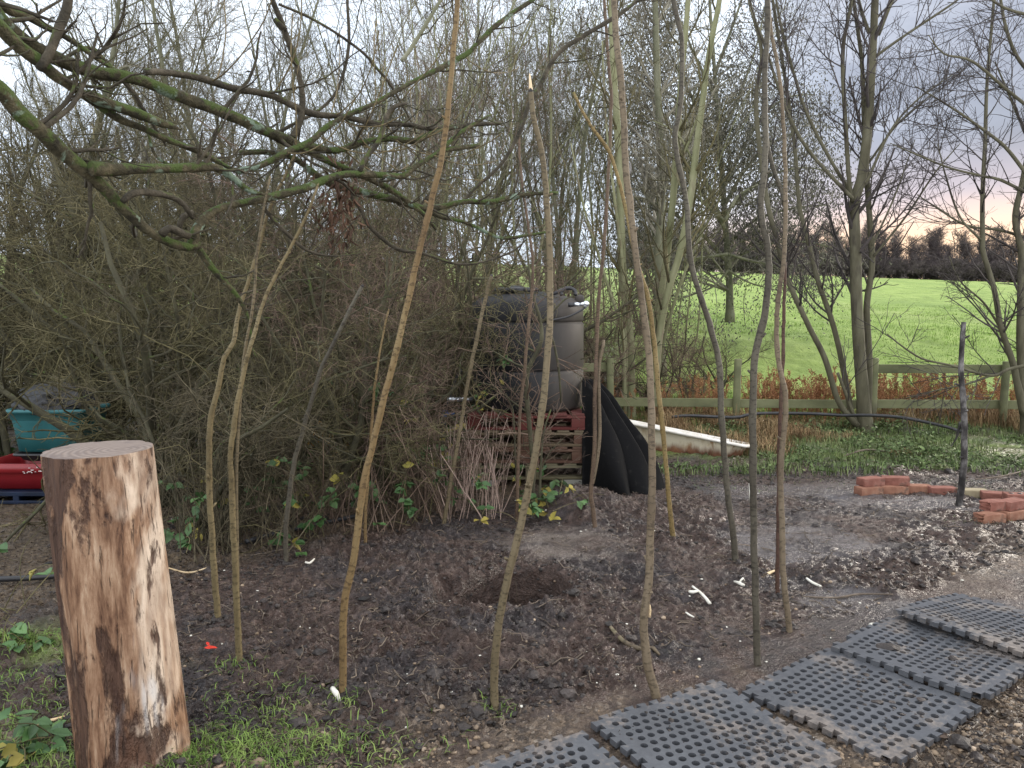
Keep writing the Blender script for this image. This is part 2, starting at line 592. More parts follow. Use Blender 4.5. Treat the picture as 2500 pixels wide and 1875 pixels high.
M['stick'] = pm('stick', [(.3, (0.070, 0.054, 0.040)), (.7, (0.196, 0.156, 0.119))], 12, 3, bump=.3, var=.4)
M['rubber'] = None

# mud, field grass: one ground material driven by what lies where (vertex attribute "zone": grass, wet slab, litter, gravel)
m, t = material('ground_soil')
co = t.n('ShaderNodeTexCoord').outputs['Object']
zn = t.n('ShaderNodeAttribute', attribute_name='zone')
zs = t.n('ShaderNodeSeparateColor', {0: zn.outputs['Color']}).outputs
litter = zn.outputs['Alpha']
n1 = t.noise(co, 1.3, 6, .62, .2)
n2 = t.noise(co, 17, 6, .68)
n3 = t.noise(co, 70, 4, .65)
mud = t.ramp(n2, [(.28, (0.016, 0.009, 0.007)), (.44, (0.050, 0.030, 0.023)), (.58, (0.090, 0.058, 0.046)), (.72, (0.166, 0.115, 0.094))])
mud = t.mix(t.sstep(n1, .46, .58), mud, t.ramp(n2, [(.28, (0.012, 0.009, 0.009)), (.5, (0.040, 0.031, 0.031)), (.70, (0.110, 0.089, 0.085))]))
mud = t.mix(t.math('MULTIPLY', t.sstep(t.noise(co, 2.7, 4, .6), .56, .72), .5), mud, (.085, .052, .037))
slab = t.ramp(t.noise(t.mapping(co, (1, 2.2, 1)), 4, 6, .62), [(.3, (.10, .080, .068)), (.5, (.17, .14, .122)), (.7, (.23, .20, .18))])
slab = t.mix(t.sstep(n2, .54, .66), slab, (.040, .032, .029))
slab = t.mix(t.sstep(t.n('ShaderNodeSeparateXYZ', {0: co}).outputs[0], .5, 1.6), slab, t.mix(1.0, slab, (.88, .95, 1.08), 'MULTIPLY'))
col = t.mix(t.math('MULTIPLY', zs[1], .9), mud, slab)
lit = t.ramp(t.noise(co, 26, 4, .7), [(.3, (.04, .028, .018)), (.5, (.12, .085, .05)), (.7, (.24, .175, .10))])
col = t.mix(litter, col, lit)
vor = t.n('ShaderNodeTexVoronoi', {'Vector': co, 'Scale': 55.0})
grv = t.ramp(t.n('ShaderNodeSeparateColor', {0: vor.outputs['Color']}).outputs[0], [(.0, (.075, .055, .04)), (.4, (.17, .125, .085)), (.8, (.27, .20, .14)), (1, (.36, .30, .24))])
grv = t.mix(t.sstep(n2, .45, .62), grv, (.055, .043, .033))
col = t.mix(zs[2], col, grv)
gn = t.noise(t.mapping(co, (1, .6, 1)), 1.1, 8, .72)
gr = t.ramp(gn, [(.28, (0.150, 0.230, 0.040)), (.46, (0.250, 0.360, 0.071)), (.6, (0.330, 0.450, 0.103)), (.76, (0.410, 0.490, 0.184))])
gl = t.noise(t.mapping(co, (1, .35, 1)), .16, 4, .6, .4)
gr = t.mix(t.math('MULTIPLY', t.sstep(gl, .50, .68), .5), gr, (.30, .33, .13))
gr = t.mix(t.math('MULTIPLY', t.sstep(gl, .46, .32), .45), gr, (.15, .25, .045))
col = t.mix(zs[0], col, gr)
rough = t.math('MULTIPLY_ADD', t.sstep(t.noise(co, 1.7, 5, .6), .36, .54), -.32, .60)
rough = t.math('MULTIPLY_ADD', zs[1], -.18, rough)
rough = t.math('MAXIMUM', rough, t.math('MULTIPLY', zs[0], .95))
bmp = t.math('ADD', t.math('MULTIPLY', n2, 1.0), t.math('MULTIPLY', n3, .6))
bmp = t.math('ADD', bmp, t.math('MULTIPLY', t.math('MULTIPLY', zs[0], gn), 9.0))
bb = finish(t, col, rough, bmp, 1.0, .035, spec=.5)
M['ground'] = m

# ------------------------------------------------------------------ ground: one sheet to beyond the crest of the field
yy = np.concatenate([np.linspace(-6, 1.6, 30, endpoint=False), np.geomspace(1.6 + 1, 8.5 + 1, 1050, endpoint=False) - 1, np.geomspace(8.5, 60, 170, endpoint=False), np.geomspace(60, 420, 40)])
u0 = np.linspace(-1, 1, 920)
uu = np.sign(u0) * (np.abs(u0) * .62 + np.abs(u0) ** 4 * 1.6)
YY, UU = np.meshgrid(yy, uu, indexing='ij')
XX = UU * (np.maximum(YY, 1.0) + 1.2)
ZZ = ground(XX, YY)
ny, nx = YY.shape
ii = (np.arange(ny - 1)[:, None] * nx + np.arange(nx - 1)[None]).ravel()
mb = MB()
mb.add(np.stack([XX, YY, ZZ], -1).reshape(-1, 3), quads=np.stack([ii, ii + 1, ii + nx + 1, ii + nx], -1))
gnd = mb.build('ground', M['ground'])
tag(gnd, kind='structure')
wob = fbm(XX, YY, 1.1, 4, 71) - .5
wob2 = fbm(XX, YY, 6, 3, 73) - .5
zone = np.zeros((ny, nx, 4), np.float32)
edge_y = 7.25 + .9 * wob + .5 * wob2
grass = sst(0, .9, YY - edge_y) * sst(.6, 1.6, XX + .8 * wob) * (.30 + .35 * sst(.0, .12, wob2 + wob * .4)) * (1 - sst(8.5, 9.6, YY))
grass = np.maximum(grass, sst(9.3, 10.4, YY + 1.2 * wob) * sst(.3, 1.8, XX - .15 * (YY - 9) + wob))
grass = np.maximum(grass, .9 * sst(14, 22, YY))
grass = np.maximum(grass, .5 * sst(.03, .14, wob) * (1 - sst(-2.2, -1.2, XX)) * sst(-.4, .1, 3.4 - YY))
zone[..., 0] = grass * .92
zone[..., 1] = slabmask(XX, YY)
grav = np.maximum(1 - sst(2.5, 2.95, YY - .22 * np.clip(XX, -.5, 3) + .7 * wob2 + .6 * wob), (1 - sst(-.25, .25, (-(XX - .71) * math.sin(MATS_ANG) + (YY - 2.70) * math.cos(MATS_ANG)) + .35 + .4 * wob2)) * (XX > .2))
grav = np.maximum(grav, .7 * sst(.35, .05, np.abs(-(XX - .71) * math.sin(MATS_ANG) + (YY - 2.70) * math.cos(MATS_ANG) - .40 + .5 * wob2)) * sst(2.2, 2.8, XX))
zone[..., 2] = grav * .85
hed = np.clip(sst(-.15, .45, (YY - (5.75 + .86 * np.minimum(XX, 0))) + .6 * wob), 0, 1) * (1 - sst(-.2, .6, XX - .12 * (YY - 6)))
leafy = sst(1, 0, np.hypot((XX - 6.2) / 5.0, (YY - 19) / 7.0) + .5 * wob) * .8
zone[..., 3] = np.clip(np.maximum(hed * .8, leafy), 0, 1) * (1 - .0 * grass)
ca = gnd.data.color_attributes.new('zone', 'FLOAT_COLOR', 'POINT')
ca.data.foreach_set('color', zone.reshape(-1, 4).ravel())

# ------------------------------------------------------------------ the upright log in the foreground
def log_mat():
    m, t = material('peeled_log')
    co = t.n('ShaderNodeTexCoord').outputs['Object']
    st = t.mapping(co, (1, 1, .34))
    n1 = t.noise(st, 5.5, 7, .66, .35)
    n2 = t.noise(t.mapping(co, (1, 1, .16)), 30, 7, .72, .3)
    n3 = t.noise(t.mapping(co, (1, 1, .55)), 3.2, 4, .6, .5)
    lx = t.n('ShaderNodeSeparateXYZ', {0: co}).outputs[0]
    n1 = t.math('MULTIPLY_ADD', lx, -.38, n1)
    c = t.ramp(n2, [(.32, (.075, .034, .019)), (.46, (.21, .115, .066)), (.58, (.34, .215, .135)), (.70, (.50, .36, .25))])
    c = t.mix(t.math('MULTIPLY', t.sstep(t.math('MULTIPLY_ADD', lx, .8, n3), .50, .64), .85), c, t.ramp(n2, [(.3, (.46, .36, .27)), (.6, (.72, .60, .48))]))  # cream wood, weighted so the lit right side is painted in
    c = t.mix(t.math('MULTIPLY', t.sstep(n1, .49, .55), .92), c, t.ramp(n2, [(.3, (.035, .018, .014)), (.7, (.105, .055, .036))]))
    n4 = t.noise(t.mapping(co, (1.3, 1.3, .5)), 2.1, 4, .55, .3)
    c = t.mix(t.math('MULTIPLY', t.sstep(n4, .52, .64), .75), c, t.ramp(n2, [(.3, (.06, .028, .018)), (.7, (.19, .095, .055))]))
    n5 = t.noise(t.mapping(co, (1.5, 1.5, .3)), 4.0, 3, .6)
    c = t.mix(t.math('MULTIPLY', t.sstep(n5, .60, .66), .6), c, (.62, .62, .62))
    n6 = t.noise(t.mapping(co, (1, 1, .06)), 85, 4, .6, .4)
    c = t.mix(t.math('MULTIPLY', t.sstep(n6, .60, .68), .75), c, (.045, .025, .017))
    n7 = t.noise(t.mapping(co, (1, 1, .5)), 60, 4, .7)
    c = t.mix(t.math('MULTIPLY', t.sstep(n7, .60, .70), .5), c, (.12, .065, .04))
    n2 = t.math('ADD', n2, t.math('MULTIPLY_ADD', t.sstep(n6, .60, .68), -.7, t.math('MULTIPLY', n7, .4)))
    h = t.math('ADD', t.math('MULTIPLY', n2, .6), t.math('MULTIPLY', t.sstep(n1, .60, .50), 1.0))
    finish(t, c, .68, h, .9, .012, spec=.3)
    return m


def cut_mat():
    m, t = material('cut_wood')
    co = t.n('ShaderNodeTexCoord').outputs['Object']
    wv = t.n('ShaderNodeTexWave', {'Vector': t.mapping(co, (1, 1, 0)), 'Scale': 14.0, 'Distortion': 2.2, 'Detail': 3.0, 'Detail Scale': 2.0}, wave_type='RINGS', rings_direction='Z').outputs[1]
    n = t.noise(co, 9, 5, .6)
    c = t.mix(t.math('MULTIPLY', wv, .6), (.25, .20, .17), (.125, .095, .080))
    c = t.mix(t.sstep(n, .5, .68), c, (.16, .125, .11))
    finish(t, c, .7, t.math('ADD', wv, n), .3, .004)
    return m


SY = 2.52
base = P(338, 1985, SY)
topc = P(240, 1097, SY + .02)
base[2] = 0.0
root = thing('upright_log', 'thick peeled tan and dark brown log standing upright in the near left corner', 'log', base)
n = 60
seg = 72
V = []
rr_t, rr_b = .163, .174
tl = np.linspace(-.08, 1, n)
a = np.arange(seg) * 2 * math.pi / seg
ringtop = None
for k, tt in enumerate(tl):
    c = base * (1 - tt) + topc * tt
    r = rr_b + (rr_t - rr_b) * np.clip(tt, 0, 1) ** .8
    z = tt * 1.2
    r = r * (1 + .045 * (fbm(np.cos(a) * 1.3 + 5, np.sin(a) * 1.3 + z * .6, 1.0, 3, 301) - .5) * 2)
    r = r + .012 * (fbm(np.cos(a) * 3 + 9, np.sin(a) * 3 + z * .35 + 4, 2.0, 3, 305) - .5) * 2
    crack = sst(.62, .70, fbm(np.cos(a) * 3.2 + 2, np.sin(a) * 3.2 + z * .5, 1.2, 3, 309))
    r = r - .007 * crack
    tilt = np.cos(a - .5) * .002 * (tt > .98)
    ring = np.stack([c[0] + r * np.cos(a), c[1] + r * np.sin(a), np.full(seg, c[2]) + tilt], 1)
    V.append(ring)
ringtop = V[-1]
mb = MB()
q = [(k * seg + i, k * seg + (i + 1) % seg, (k + 1) * seg + (i + 1) % seg, (k + 1) * seg + i) for k in range(n - 1) for i in range(seg)]
mb.add(np.concatenate(V), quads=q)
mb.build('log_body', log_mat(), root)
mb = MB()
cen = ringtop.mean(0)
rings = [cen + (ringtop - cen) * s + np.array([0, 0, .003 * (1 - s) + .002]) for s in (1.0, .985, .93, .8, .6, .4, .2)]
rings[0] = ringtop.copy()
Vt = np.concatenate(rings + [cen[None] + [0, 0, .006]])
Vt[:, 2] += np.where(np.arange(len(Vt)) >= seg, .004 * (fbm(Vt[:, 0], Vt[:, 1], 25, 3, 311) - .5), 0)
q = [(k * seg + i, k * seg + (i + 1) % seg, (k + 1) * seg + (i + 1) % seg, (k + 1) * seg + i) for k in range(6) for i in range(seg)]
tr = [(6 * seg + i, 6 * seg + (i + 1) % seg, 7 * seg) for i in range(seg)]
mb.add(Vt, quads=q, tris=tr)
mb.build('cut_face', cut_mat(), root)

# ------------------------------------------------------------------ poles pushed into the mud in a ring
POLES = 'cut poles pushed upright into the mud'


def pole(label, pts, w0, w1, mat, side=None, cut=True, pz=None, lean=0.0, stubs=4, seed=1):
    """pts: traced pixels from foot to tip; w0, w1 widths there; the pole stands at the distance of its foot"""
    foot = G(*pts[0])
    Yb = foot[1]
    hmax = (pts[0][1] - pts[-1][1])
    p3 = [P(x, y, Yb + lean * (pts[0][1] - y) / hmax) for x, y in pts]
    p3[0] = np.array([foot[0], Yb, foot[2]])
    p3.insert(0, p3[0] + (p3[0] - p3[1]) * .05 / np.linalg.norm(p3[0] - p3[1]) - np.array([0, 0, .05]))
    rads = np.interp(np.linspace(0, 1, len(p3)), [0, 1], [w0 * .90, w1 * .85]) / 2 / F * Yb
    c, r = catmull(p3, rads, .03)
    rng = np.random.default_rng(seed)
    s = np.arange(len(c)) * .03
    r = r * (1 + .10 * (fbm(s, s * 0 + seed, 2.0, 3, seed) - .5) * 2)
    for kx in range(3, int(s[-1] / .28)):            # nodes along the stem
        at = kx * .28 + rng.uniform(-.1, .1)
        r = r * (1 + .13 * np.exp(-((s - at) / .025) ** 2))
    sd = np.cumsum(rng.normal(0, .0012, (len(c), 3)), 0)
    sd -= np.linspace(0, 1, len(c))[:, None] * sd[-1]
    c = c + sd * np.array([1, 1, 0])
    mb = MB()
    mb.tube(c, r, 12, .05, seed)
    root = thing('pole', label, 'pole', (foot[0], Yb, foot[2]), POLES)
    mb.build('stem', M[mat], root)
    for _ in range(stubs):
        k = rng.integers(len(c) // 6, len(c) - 3)
        d = rng.normal(size=3)
        d[2] = abs(d[2]) * .5 + .5
        d /= np.linalg.norm(d)
        L = rng.uniform(1.3, 2.6) * r[k] + .008
        sb = MB()
        sb.tube(np.array([c[k], c[k] + d * L * .6, c[k] + d * L]), [r[k] * .5, r[k] * .38, r[k] * .34], 7)
        sb.build('stub', M[mat], root)
    if cut:
        cb = MB()
        e = c[-1]
        dd = (c[-1] - c[-3])
        dd /= np.linalg.norm(dd)
        cb.tube(np.array([e - dd * .002, e + dd * .006, e + dd * .014]), [r[-1] * .98, r[-1] * .9, r[-1] * .35], 9)
        cb.build('cut_end', M['bark_dead' if w1 > 6 else mat], root)
    for sp_ in side or []:
        ys = Yb + .01
        q3 = [P(x, y, ys) for x, y in sp_[0]]
        rs = np.interp(np.linspace(0, 1, len(q3)), [0, 1], [sp_[1], sp_[2]]) / 2 / F * Yb
        cc, r2 = catmull(q3, rs, .03)
        m2 = MB()
        m2.tube(cc, r2, 9, .05, seed + 5)
        m2.build('fork', M[sp_[3]], root)
    return root


pole('pale tan pole leftmost of the upright poles, bent below its middle with a cut knot', [(531, 1517), (517, 1352), (506, 1175), (508, 1064), (513, 1013), (532, 937), (544, 874), (567, 836), (578, 769), (603, 693), (631, 608), (655, 520), (690, 440), (722, 372)], 19, 7, 'pole_tan', seed=2)
pole('tan pole doubled by a thin darker stem twisted against it', [(586, 1614), (578, 1470), (572, 1344), (567, 1175), (565, 1106), (578, 1001), (591, 929), (607, 862), (624, 807), (645, 735), (671, 680), (709, 604), (748, 528), (775, 455)], 20, 6, 'pole_tan',
     side=[([(581, 1450), (577, 1191), (581, 1060), (591, 916), (601, 836), (612, 781), (622, 705), (626, 634), (633, 575), (645, 500), (660, 430)], 9, 5, 'pole_olive')], seed=3)
pole('short dark lichen speckled pole leaning right at the edge of the thicket', [(698, 1373), (698, 1292), (717, 1140), (734, 1077), (759, 988), (789, 891), (823, 824), (869, 727), (884, 700)], 15, 10, 'pole_dark', seed=4)
pole('long orange brown pole leaning right, foot stripped to reddish bark', [(838, 1697), (839, 1597), (847, 1470), (869, 1361), (886, 1240), (904, 1141), (938, 983), (983, 791), (1028, 610), (1060, 480), (1082, 370), (1098, 203), (1116, 0), (1126, -160)], 23, 13, 'pole_orange', cut=False, seed=5)
pole('thin tan pole close behind the long orange brown pole', [(893, 1335), (893, 1240), (904, 1070), (915, 960), (930, 860), (948, 760)], 10, 5, 'pole_orange', stubs=1, seed=6)
pole('olive pole in front of the tank with a splintered pale top', [(1207, 1723), (1213, 1582), (1230, 1446), (1266, 1288), (1298, 1119), (1322, 972), (1339, 814), (1345, 690), (1345, 600), (1338, 480), (1322, 370), (1300, 280), (1296, 225)], 25, 13, 'pole_olive', seed=7, stubs=6,
     side=[([(1297, 240), (1295, 205), (1293, 180)], 12, 3, 'wood_raw')])
pole('thin dark brown pole left of the tank, leaning right over the canes', [(1082, 1283), (1084, 1275), (1101, 1170), (1122, 1043), (1143, 916), (1165, 811), (1181, 739), (1200, 674)], 13, 9, 'pole_olive', stubs=2, seed=8)
pole('thin wavering brown pole in front of the middle of the tank', [(1262, 1275), (1265, 1150), (1270, 1010), (1280, 900), (1289, 800), (1298, 700), (1300, 640), (1290, 560), (1281, 500), (1271, 400), (1267, 322)], 10, 6, 'pole_brown', stubs=2, seed=9)
pole('slim dark brown pole in front of the black rubber sheets with a paler cut fork', [(1452, 1288), (1448, 1240), (1443, 1199), (1452, 1106), (1453, 980), (1458, 853), (1464, 727), (1477, 600), (1487, 450), (1495, 250), (1487, 150), (1475, 0), (1470, -120)], 13, 8, 'pole_brown', cut=False, seed=10,
     side=[([(1446, 1180), (1459, 1110), (1464, 1050), (1462, 960), (1462, 895), (1472, 849), (1474, 830)], 11, 7, 'pole_grey')])
pole('thick grey tan pole with a dark knot above the tank, raw scar near its foot', [(1603, 1703), (1588, 1640), (1580, 1580), (1576, 1515), (1588, 1400), (1591, 1275), (1593, 1120), (1591, 1022), (1584, 874), (1570, 748), (1550, 590), (1532, 420), (1520, 210), (1502, 60), (1496, -140)], 27, 16, 'pole_grey', cut=False, seed=11, stubs=6,
     side=[([(1585, 1506), (1587, 1490), (1586, 1477)], 9, 5, 'wood_raw'), ([(1531, 425), (1534, 412), (1533, 398)], 20, 16, 'bark_dead')])
pole('yellowish pole right of the thick grey pole, dark and bent in its upper half', [(1644, 1316), (1641, 1292), (1624, 1127), (1614, 1022), (1603, 916), (1595, 811), (1582, 727), (1566, 670), (1545, 590), (1529, 505), (1511, 435), (1484, 365), (1450, 318), (1424, 275), (1400, 225)], 15, 8, 'pole_yellow', seed=12)
pole('dark grey green pole with an elbow bend, just right of the old bath', [(1795, 1371), (1787, 1292), (1772, 1191), (1759, 1022), (1755, 895), (1734, 811), (1709, 735), (1683, 640), (1674, 500), (1655, 400), (1647, 350), (1650, 310), (1662, 240), (1664, 100), (1644, 0), (1635, -120)], 19, 12, 'pole_dark', cut=False, seed=13)
pole('thick dark pole with swollen knot halfway up, standing by the mats', [(1846, 1622), (1842, 1450), (1838, 1275), (1836, 1106), (1838, 916), (1849, 832), (1866, 760), (1876, 680), (1873, 600), (1862, 545), (1857, 485), (1866, 400), (1865, 225), (1874, 50), (1873, 0), (1873, -160)], 21, 14, 'pole_dark', cut=False, seed=14, stubs=7,
     side=[([(1862, 555), (1856, 500), (1858, 455)], 17, 14, 'bark_dead')])
pole('wavy grey tan pole bulging right at fence height, forked near its top', [(1927, 1543), (1916, 1420), (1910, 1275), (1910, 1150), (1920, 1030), (1919, 959), (1904, 895), (1897, 811), (1901, 710), (1914, 620), (1916, 475), (1916, 350), (1905, 200), (1883, 85), (1872, -40)], 17, 9, 'pole_grey', cut=False, seed=15,
     side=[([(1915, 500), (1909, 468), (1889, 415), (1874, 350), (1871, 290), (1868, 230)], 11, 7, 'pole_dark')])
pole('thin dark reddish pole touching the wavy grey pole from behind', [(1899, 1455), (1900, 1275), (1900, 1106), (1903, 1001), (1910, 853), (1913, 727), (1918, 640)], 13, 8, 'pole_red', stubs=1, seed=16)
pole('short flaking black and silver stake beside the line of bricks', [(2342, 1236), (2353, 1127), (2353, 980), (2348, 895), (2351, 811), (2353, 786)], 19, 13, 'bark_dead', cut=False, stubs=9, seed=17,
     side=[([(2345, 1030), (2335, 1070), (2322, 1090)], 7, 2, 'bark_dead'), ([(2352, 1000), (2362, 1040), (2358, 1075)], 6, 2, 'bark_dead')])
p = G(1836, 1256)
mb = MB()
mb.tube(np.array([P(1836, 1258, p[1]), P(1832, 1215, p[1]), P(1830, 1178, p[1])]) - np.array([0, 0, .0]), [.007, .009, .006], 8)
tag(mb.build('stick', M['peeled'], loc=p), 'pale peeled stick stuck upright in the mud behind the dark pole', 'stick')

# ------------------------------------------------------------------ rubber mats
m, t = material('rubber_mat')
co = t.n('ShaderNodeTexCoord').outputs['Object']
geo = t.n('ShaderNodeNewGeometry')
wp = geo.outputs['Position']
dn = t.noise(wp, 3.0, 6, .65, .3)
fn = t.noise(wp, 42, 4, .65)
dirt = t.sstep(t.math('MULTIPLY_ADD', fn, .28, dn), .63, .76)
c = t.mix(t.math('MULTIPLY_ADD', t.sstep(fn, .4, .7), .35, 0), (.075, .079, .088), (.125, .130, .140))
c = t.mix(t.math('MULTIPLY', dirt, .75), c, t.ramp(fn, [(.3, (.075, .062, .053)), (.7, (.22, .185, .16))]))
finish(t, c, t.math('MULTIPLY_ADD', dirt, .4, .33), t.math('ADD', t.math('MULTIPLY', dirt, .6), fn), .35, .004, spec=.55)
M['rubber'] = m
m, t = material('rubber_black')
wp = t.n('ShaderNodeNewGeometry').outputs['Position']
fn = t.noise(wp, 20, 4, .65)
c = t.mix(t.sstep(fn, .55, .75), (.006, .006, .0065), (.020, .019, .018))
finish(t, c, .85, fn, .5, .004, spec=.12)
M['rubber_black'] = m


def mat_mesh(mb, nrow=13, ncol=12, side=.59, th=.022, warp=None, seed=0):
    """perforated square with dovetail teeth, centred on the origin"""
    rng = np.random.default_rng(seed)
    a = np.arange(12) * 2 * math.pi / 12 + math.pi / 12
    h = side / 2
    bw = .028
    inner = h - bw
    dy = 2 * inner / nrow
    dx = 2 * inner / (ncol + .5)
    sq = []
    for t_ in a:
        c_, s_ = math.cos(t_), math.sin(t_)
        k = 1 / max(abs(c_), abs(s_))
        sq.append((c_ * k * .5, s_ * k * .5))
    sq = np.array(sq)
    # exact corners for every third point pair
    V, Q = [], []
    rh = .0142

    def rect(x0, y0, x1, y1):
        b = len(V)
        for z in (0, -th):
            V.extend([(x0, y0, z), (x1, y0, z), (x1, y1, z), (x0, y1, z)])
        Q.append((b, b + 1, b + 2, b + 3))
        Q.append((b + 7, b + 6, b + 5, b + 4))
    perim = []
    for k in range(12):
        t_ = math.pi / 12 + k * math.pi / 6
        perim.append((math.cos(t_) * rh, math.sin(t_) * rh))
    # cell boundary points: 12 points, corners included at k = 1, 4, 7, 10
    cellp = [(.5, .166), (.5, .5), (.166, .5), (-.166, .5), (-.5, .5), (-.5, .166), (-.5, -.166), (-.5, -.5), (-.166, -.5), (.166, -.5), (.5, -.5), (.5, -.166)]
    cang = [math.atan2(y, x) for x, y in cellp]
    for r in range(nrow):
        y = -inner + (r + .5) * dy
        off = dx * .5 if r % 2 else 0
        if off:
            rect(-inner, y - dy / 2, -inner + off, y + dy / 2)
        else:
            rect(inner - dx * .5, y - dy / 2, inner, y + dy / 2)
        for cidx in range(ncol):
            x = -inner + off + (cidx + .5) * dx
            b = len(V)
            for k in range(12):
                V.append((x + cellp[k][0] * dx, y + cellp[k][1] * dy, 0))
            for k in range(12):
                V.append((x + math.cos(cang[k]) * rh, y + math.sin(cang[k]) * rh, 0))
            for k in range(12):
                V.append((x + math.cos(cang[k]) * rh, y + math.sin(cang[k]) * rh, -th))
            for k in range(12):
                j = (k + 1) % 12
                Q.append((b + k, b + j, b + 12 + j, b + 12 + k))
                Q.append((b + 12 + k, b + 12 + j, b + 24 + j, b + 24 + k))
    # border strips and dovetail teeth on every side
    def strip(x0, y0, x1, y1, ns=14):
        lx = (x1 - x0) > (y1 - y0)
        for k_ in range(ns):
            if lx:
                xa, xb, ya, yb = x0 + (x1 - x0) * k_ / ns, x0 + (x1 - x0) * (k_ + 1) / ns, y0, y1
            else:
                xa, xb, ya, yb = x0, x1, y0 + (y1 - y0) * k_ / ns, y0 + (y1 - y0) * (k_ + 1) / ns
            b = len(V)
            for z in (0, -th):
                V.extend([(xa, ya, z), (xb, ya, z), (xb, yb, z), (xa, yb, z)])
            Q.extend([(b, b + 1, b + 2, b + 3), (b + 7, b + 6, b + 5, b + 4)])
            if lx:
                Q.append((b, b + 4, b + 5, b + 1) if y0 < 0 else (b + 2, b + 6, b + 7, b + 3))
            else:
                Q.append((b + 3, b + 7, b + 4, b) if x0 < 0 else (b + 1, b + 5, b + 6, b + 2))
    strip(-h, -h, h, -inner)
    strip(-h, inner, h, h)
    strip(-h, -inner, -inner, inner)
    strip(inner, -inner, h, inner)
    nt = 10
    for sd in range(4):
        ca, sa = math.cos(sd * math.pi / 2), math.sin(sd * math.pi / 2)
        for k in range(nt):
            if rng.random() < .04:
                continue
            c0 = -h + (k + .5 + (.25 if sd < 2 else -.25)) * side / nt
            w0_, w1_, d_ = .0125, .0195, .024
            pts = [(c0 - w0_, -h + .001), (c0 + w0_, -h + .001), (c0 + w1_, -h - d_), (c0 - w1_, -h - d_)]
            b = len(V)
            for z in (0, -th):
                for x, y in pts:
                    V.append((x * ca - y * sa, x * sa + y * ca, z))
            Q.extend([(b + 3, b + 2, b + 1, b), (b + 4, b + 5, b + 6, b + 7), (b + 1, b + 2, b + 6, b + 5), (b + 2, b + 3, b + 7, b + 6), (b + 3, b, b + 4, b + 7)])
    V = np.array(V)
    return V, Q


MATS = [  # left corner pixel, edge angle, height, tilt about the row, label
    ((1200, 1880), 31, .024, (.000, .0), 'mud smeared perforated rubber mat, nearest of the row, cut off by the picture edge'),
    ((1452, 1780), 29, .031, (.003, .0), 'dusty grey black perforated rubber mat second in the row, beside the thick grey pole'),
    ((1818, 1697), 35, .034, (-.004, .002), 'muddiest perforated rubber mat in the middle of the row, bluish with clods over its holes'),
    ((2033, 1604), 38, .053, (-.006, -.008), 'perforated rubber mat lying over the edge of the muddiest mat, corner curled'),
    ((2184, 1527), 33, .066, (-.004, -.020), 'farthest perforated rubber mat of the row, topmost where the mats overlap'),
]
MATP = []
for k, (px, ang, hz, (tx, ty), lab) in enumerate(MATS):
    mb = MB()
    V, Q = mat_mesh(mb, seed=k)
    # slow bending of the sheet
    V[:, 2] += .012 * (fbm(V[:, 0] + k * 3, V[:, 1], 4, 2, 400 + k) - .5) * 2 + tx * V[:, 1] / .28 + ty * V[:, 0] / .28
    lc = g0(*px)
    A = np.array([math.cos(R(ang)), math.sin(R(ang)), 0])
    B = np.array([A[1], -A[0], 0])
    if k == 0:
        lc = g0(1422, 1800) - A * .62
    c = lc + A * .30 + B * .30
    c[2] = hz
    MATP.append((c, A, B, hz, tx, ty, k))
    Wd = c + V[:, :1] * A + V[:, 1:2] * (-B) + V[:, 2:3] * np.array([0, 0, 1])
    mb.add(Wd, quads=Q)
    tag(mb.build('rubber_mat', M['rubber'], loc=c, smooth=False), lab, 'rubber mat', 'perforated rubber mats in a row')

# ------------------------------------------------------------------ pallets, block, tank
TX, TYc, TR = (1285 - CX) / F * 7.03, 7.03, .522


def wood_mat(name, a, b, c):
    return pm(name, [(.3, a), (.5, b), (.72, c)], 5, 6, stretch=(.25, 1, 1), rough=.85, bump=.5, bscale=30, var=.22, patch=((.045, .05, .02), 3, .58, .72))


M['pallet_red'] = wood_mat('pallet_red', (0.058, 0.013, 0.011), (0.110, 0.028, 0.024), (0.139, 0.056, 0.048))
M['pallet_brown'] = wood_mat('pallet_brown', (0.049, 0.024, 0.016), (0.093, 0.048, 0.032), (0.139, 0.084, 0.059))
M['pallet_grey'] = wood_mat('pallet_grey', (0.070, 0.050, 0.031), (0.128, 0.095, 0.059), (0.186, 0.151, 0.101))
M['pallet_green'] = wood_mat('pallet_green', (0.070, 0.062, 0.034), (0.128, 0.112, 0.067), (0.186, 0.168, 0.112))
PZ = .055
PAL = [(1.10, .040, 'pallet_green', 'pallet_green', 'lowest pallet of the stack, widest, pale greenish weathered wood', .02),
       (1.02, .0, 'pallet_brown', 'pallet_brown', 'dull reddish brown pallet third from the top of the stack', -.01),
       (1.02, .005, 'pallet_grey', 'pallet_brown', 'brown pallet with paler boards second from the top of the stack', .012),
       (1.01, -.005, 'pallet_red', 'pallet_red', 'dark red painted pallet on top of the stack under the tank', .0)]
PH = .144
pcx, pcy = TX - .005, TYc
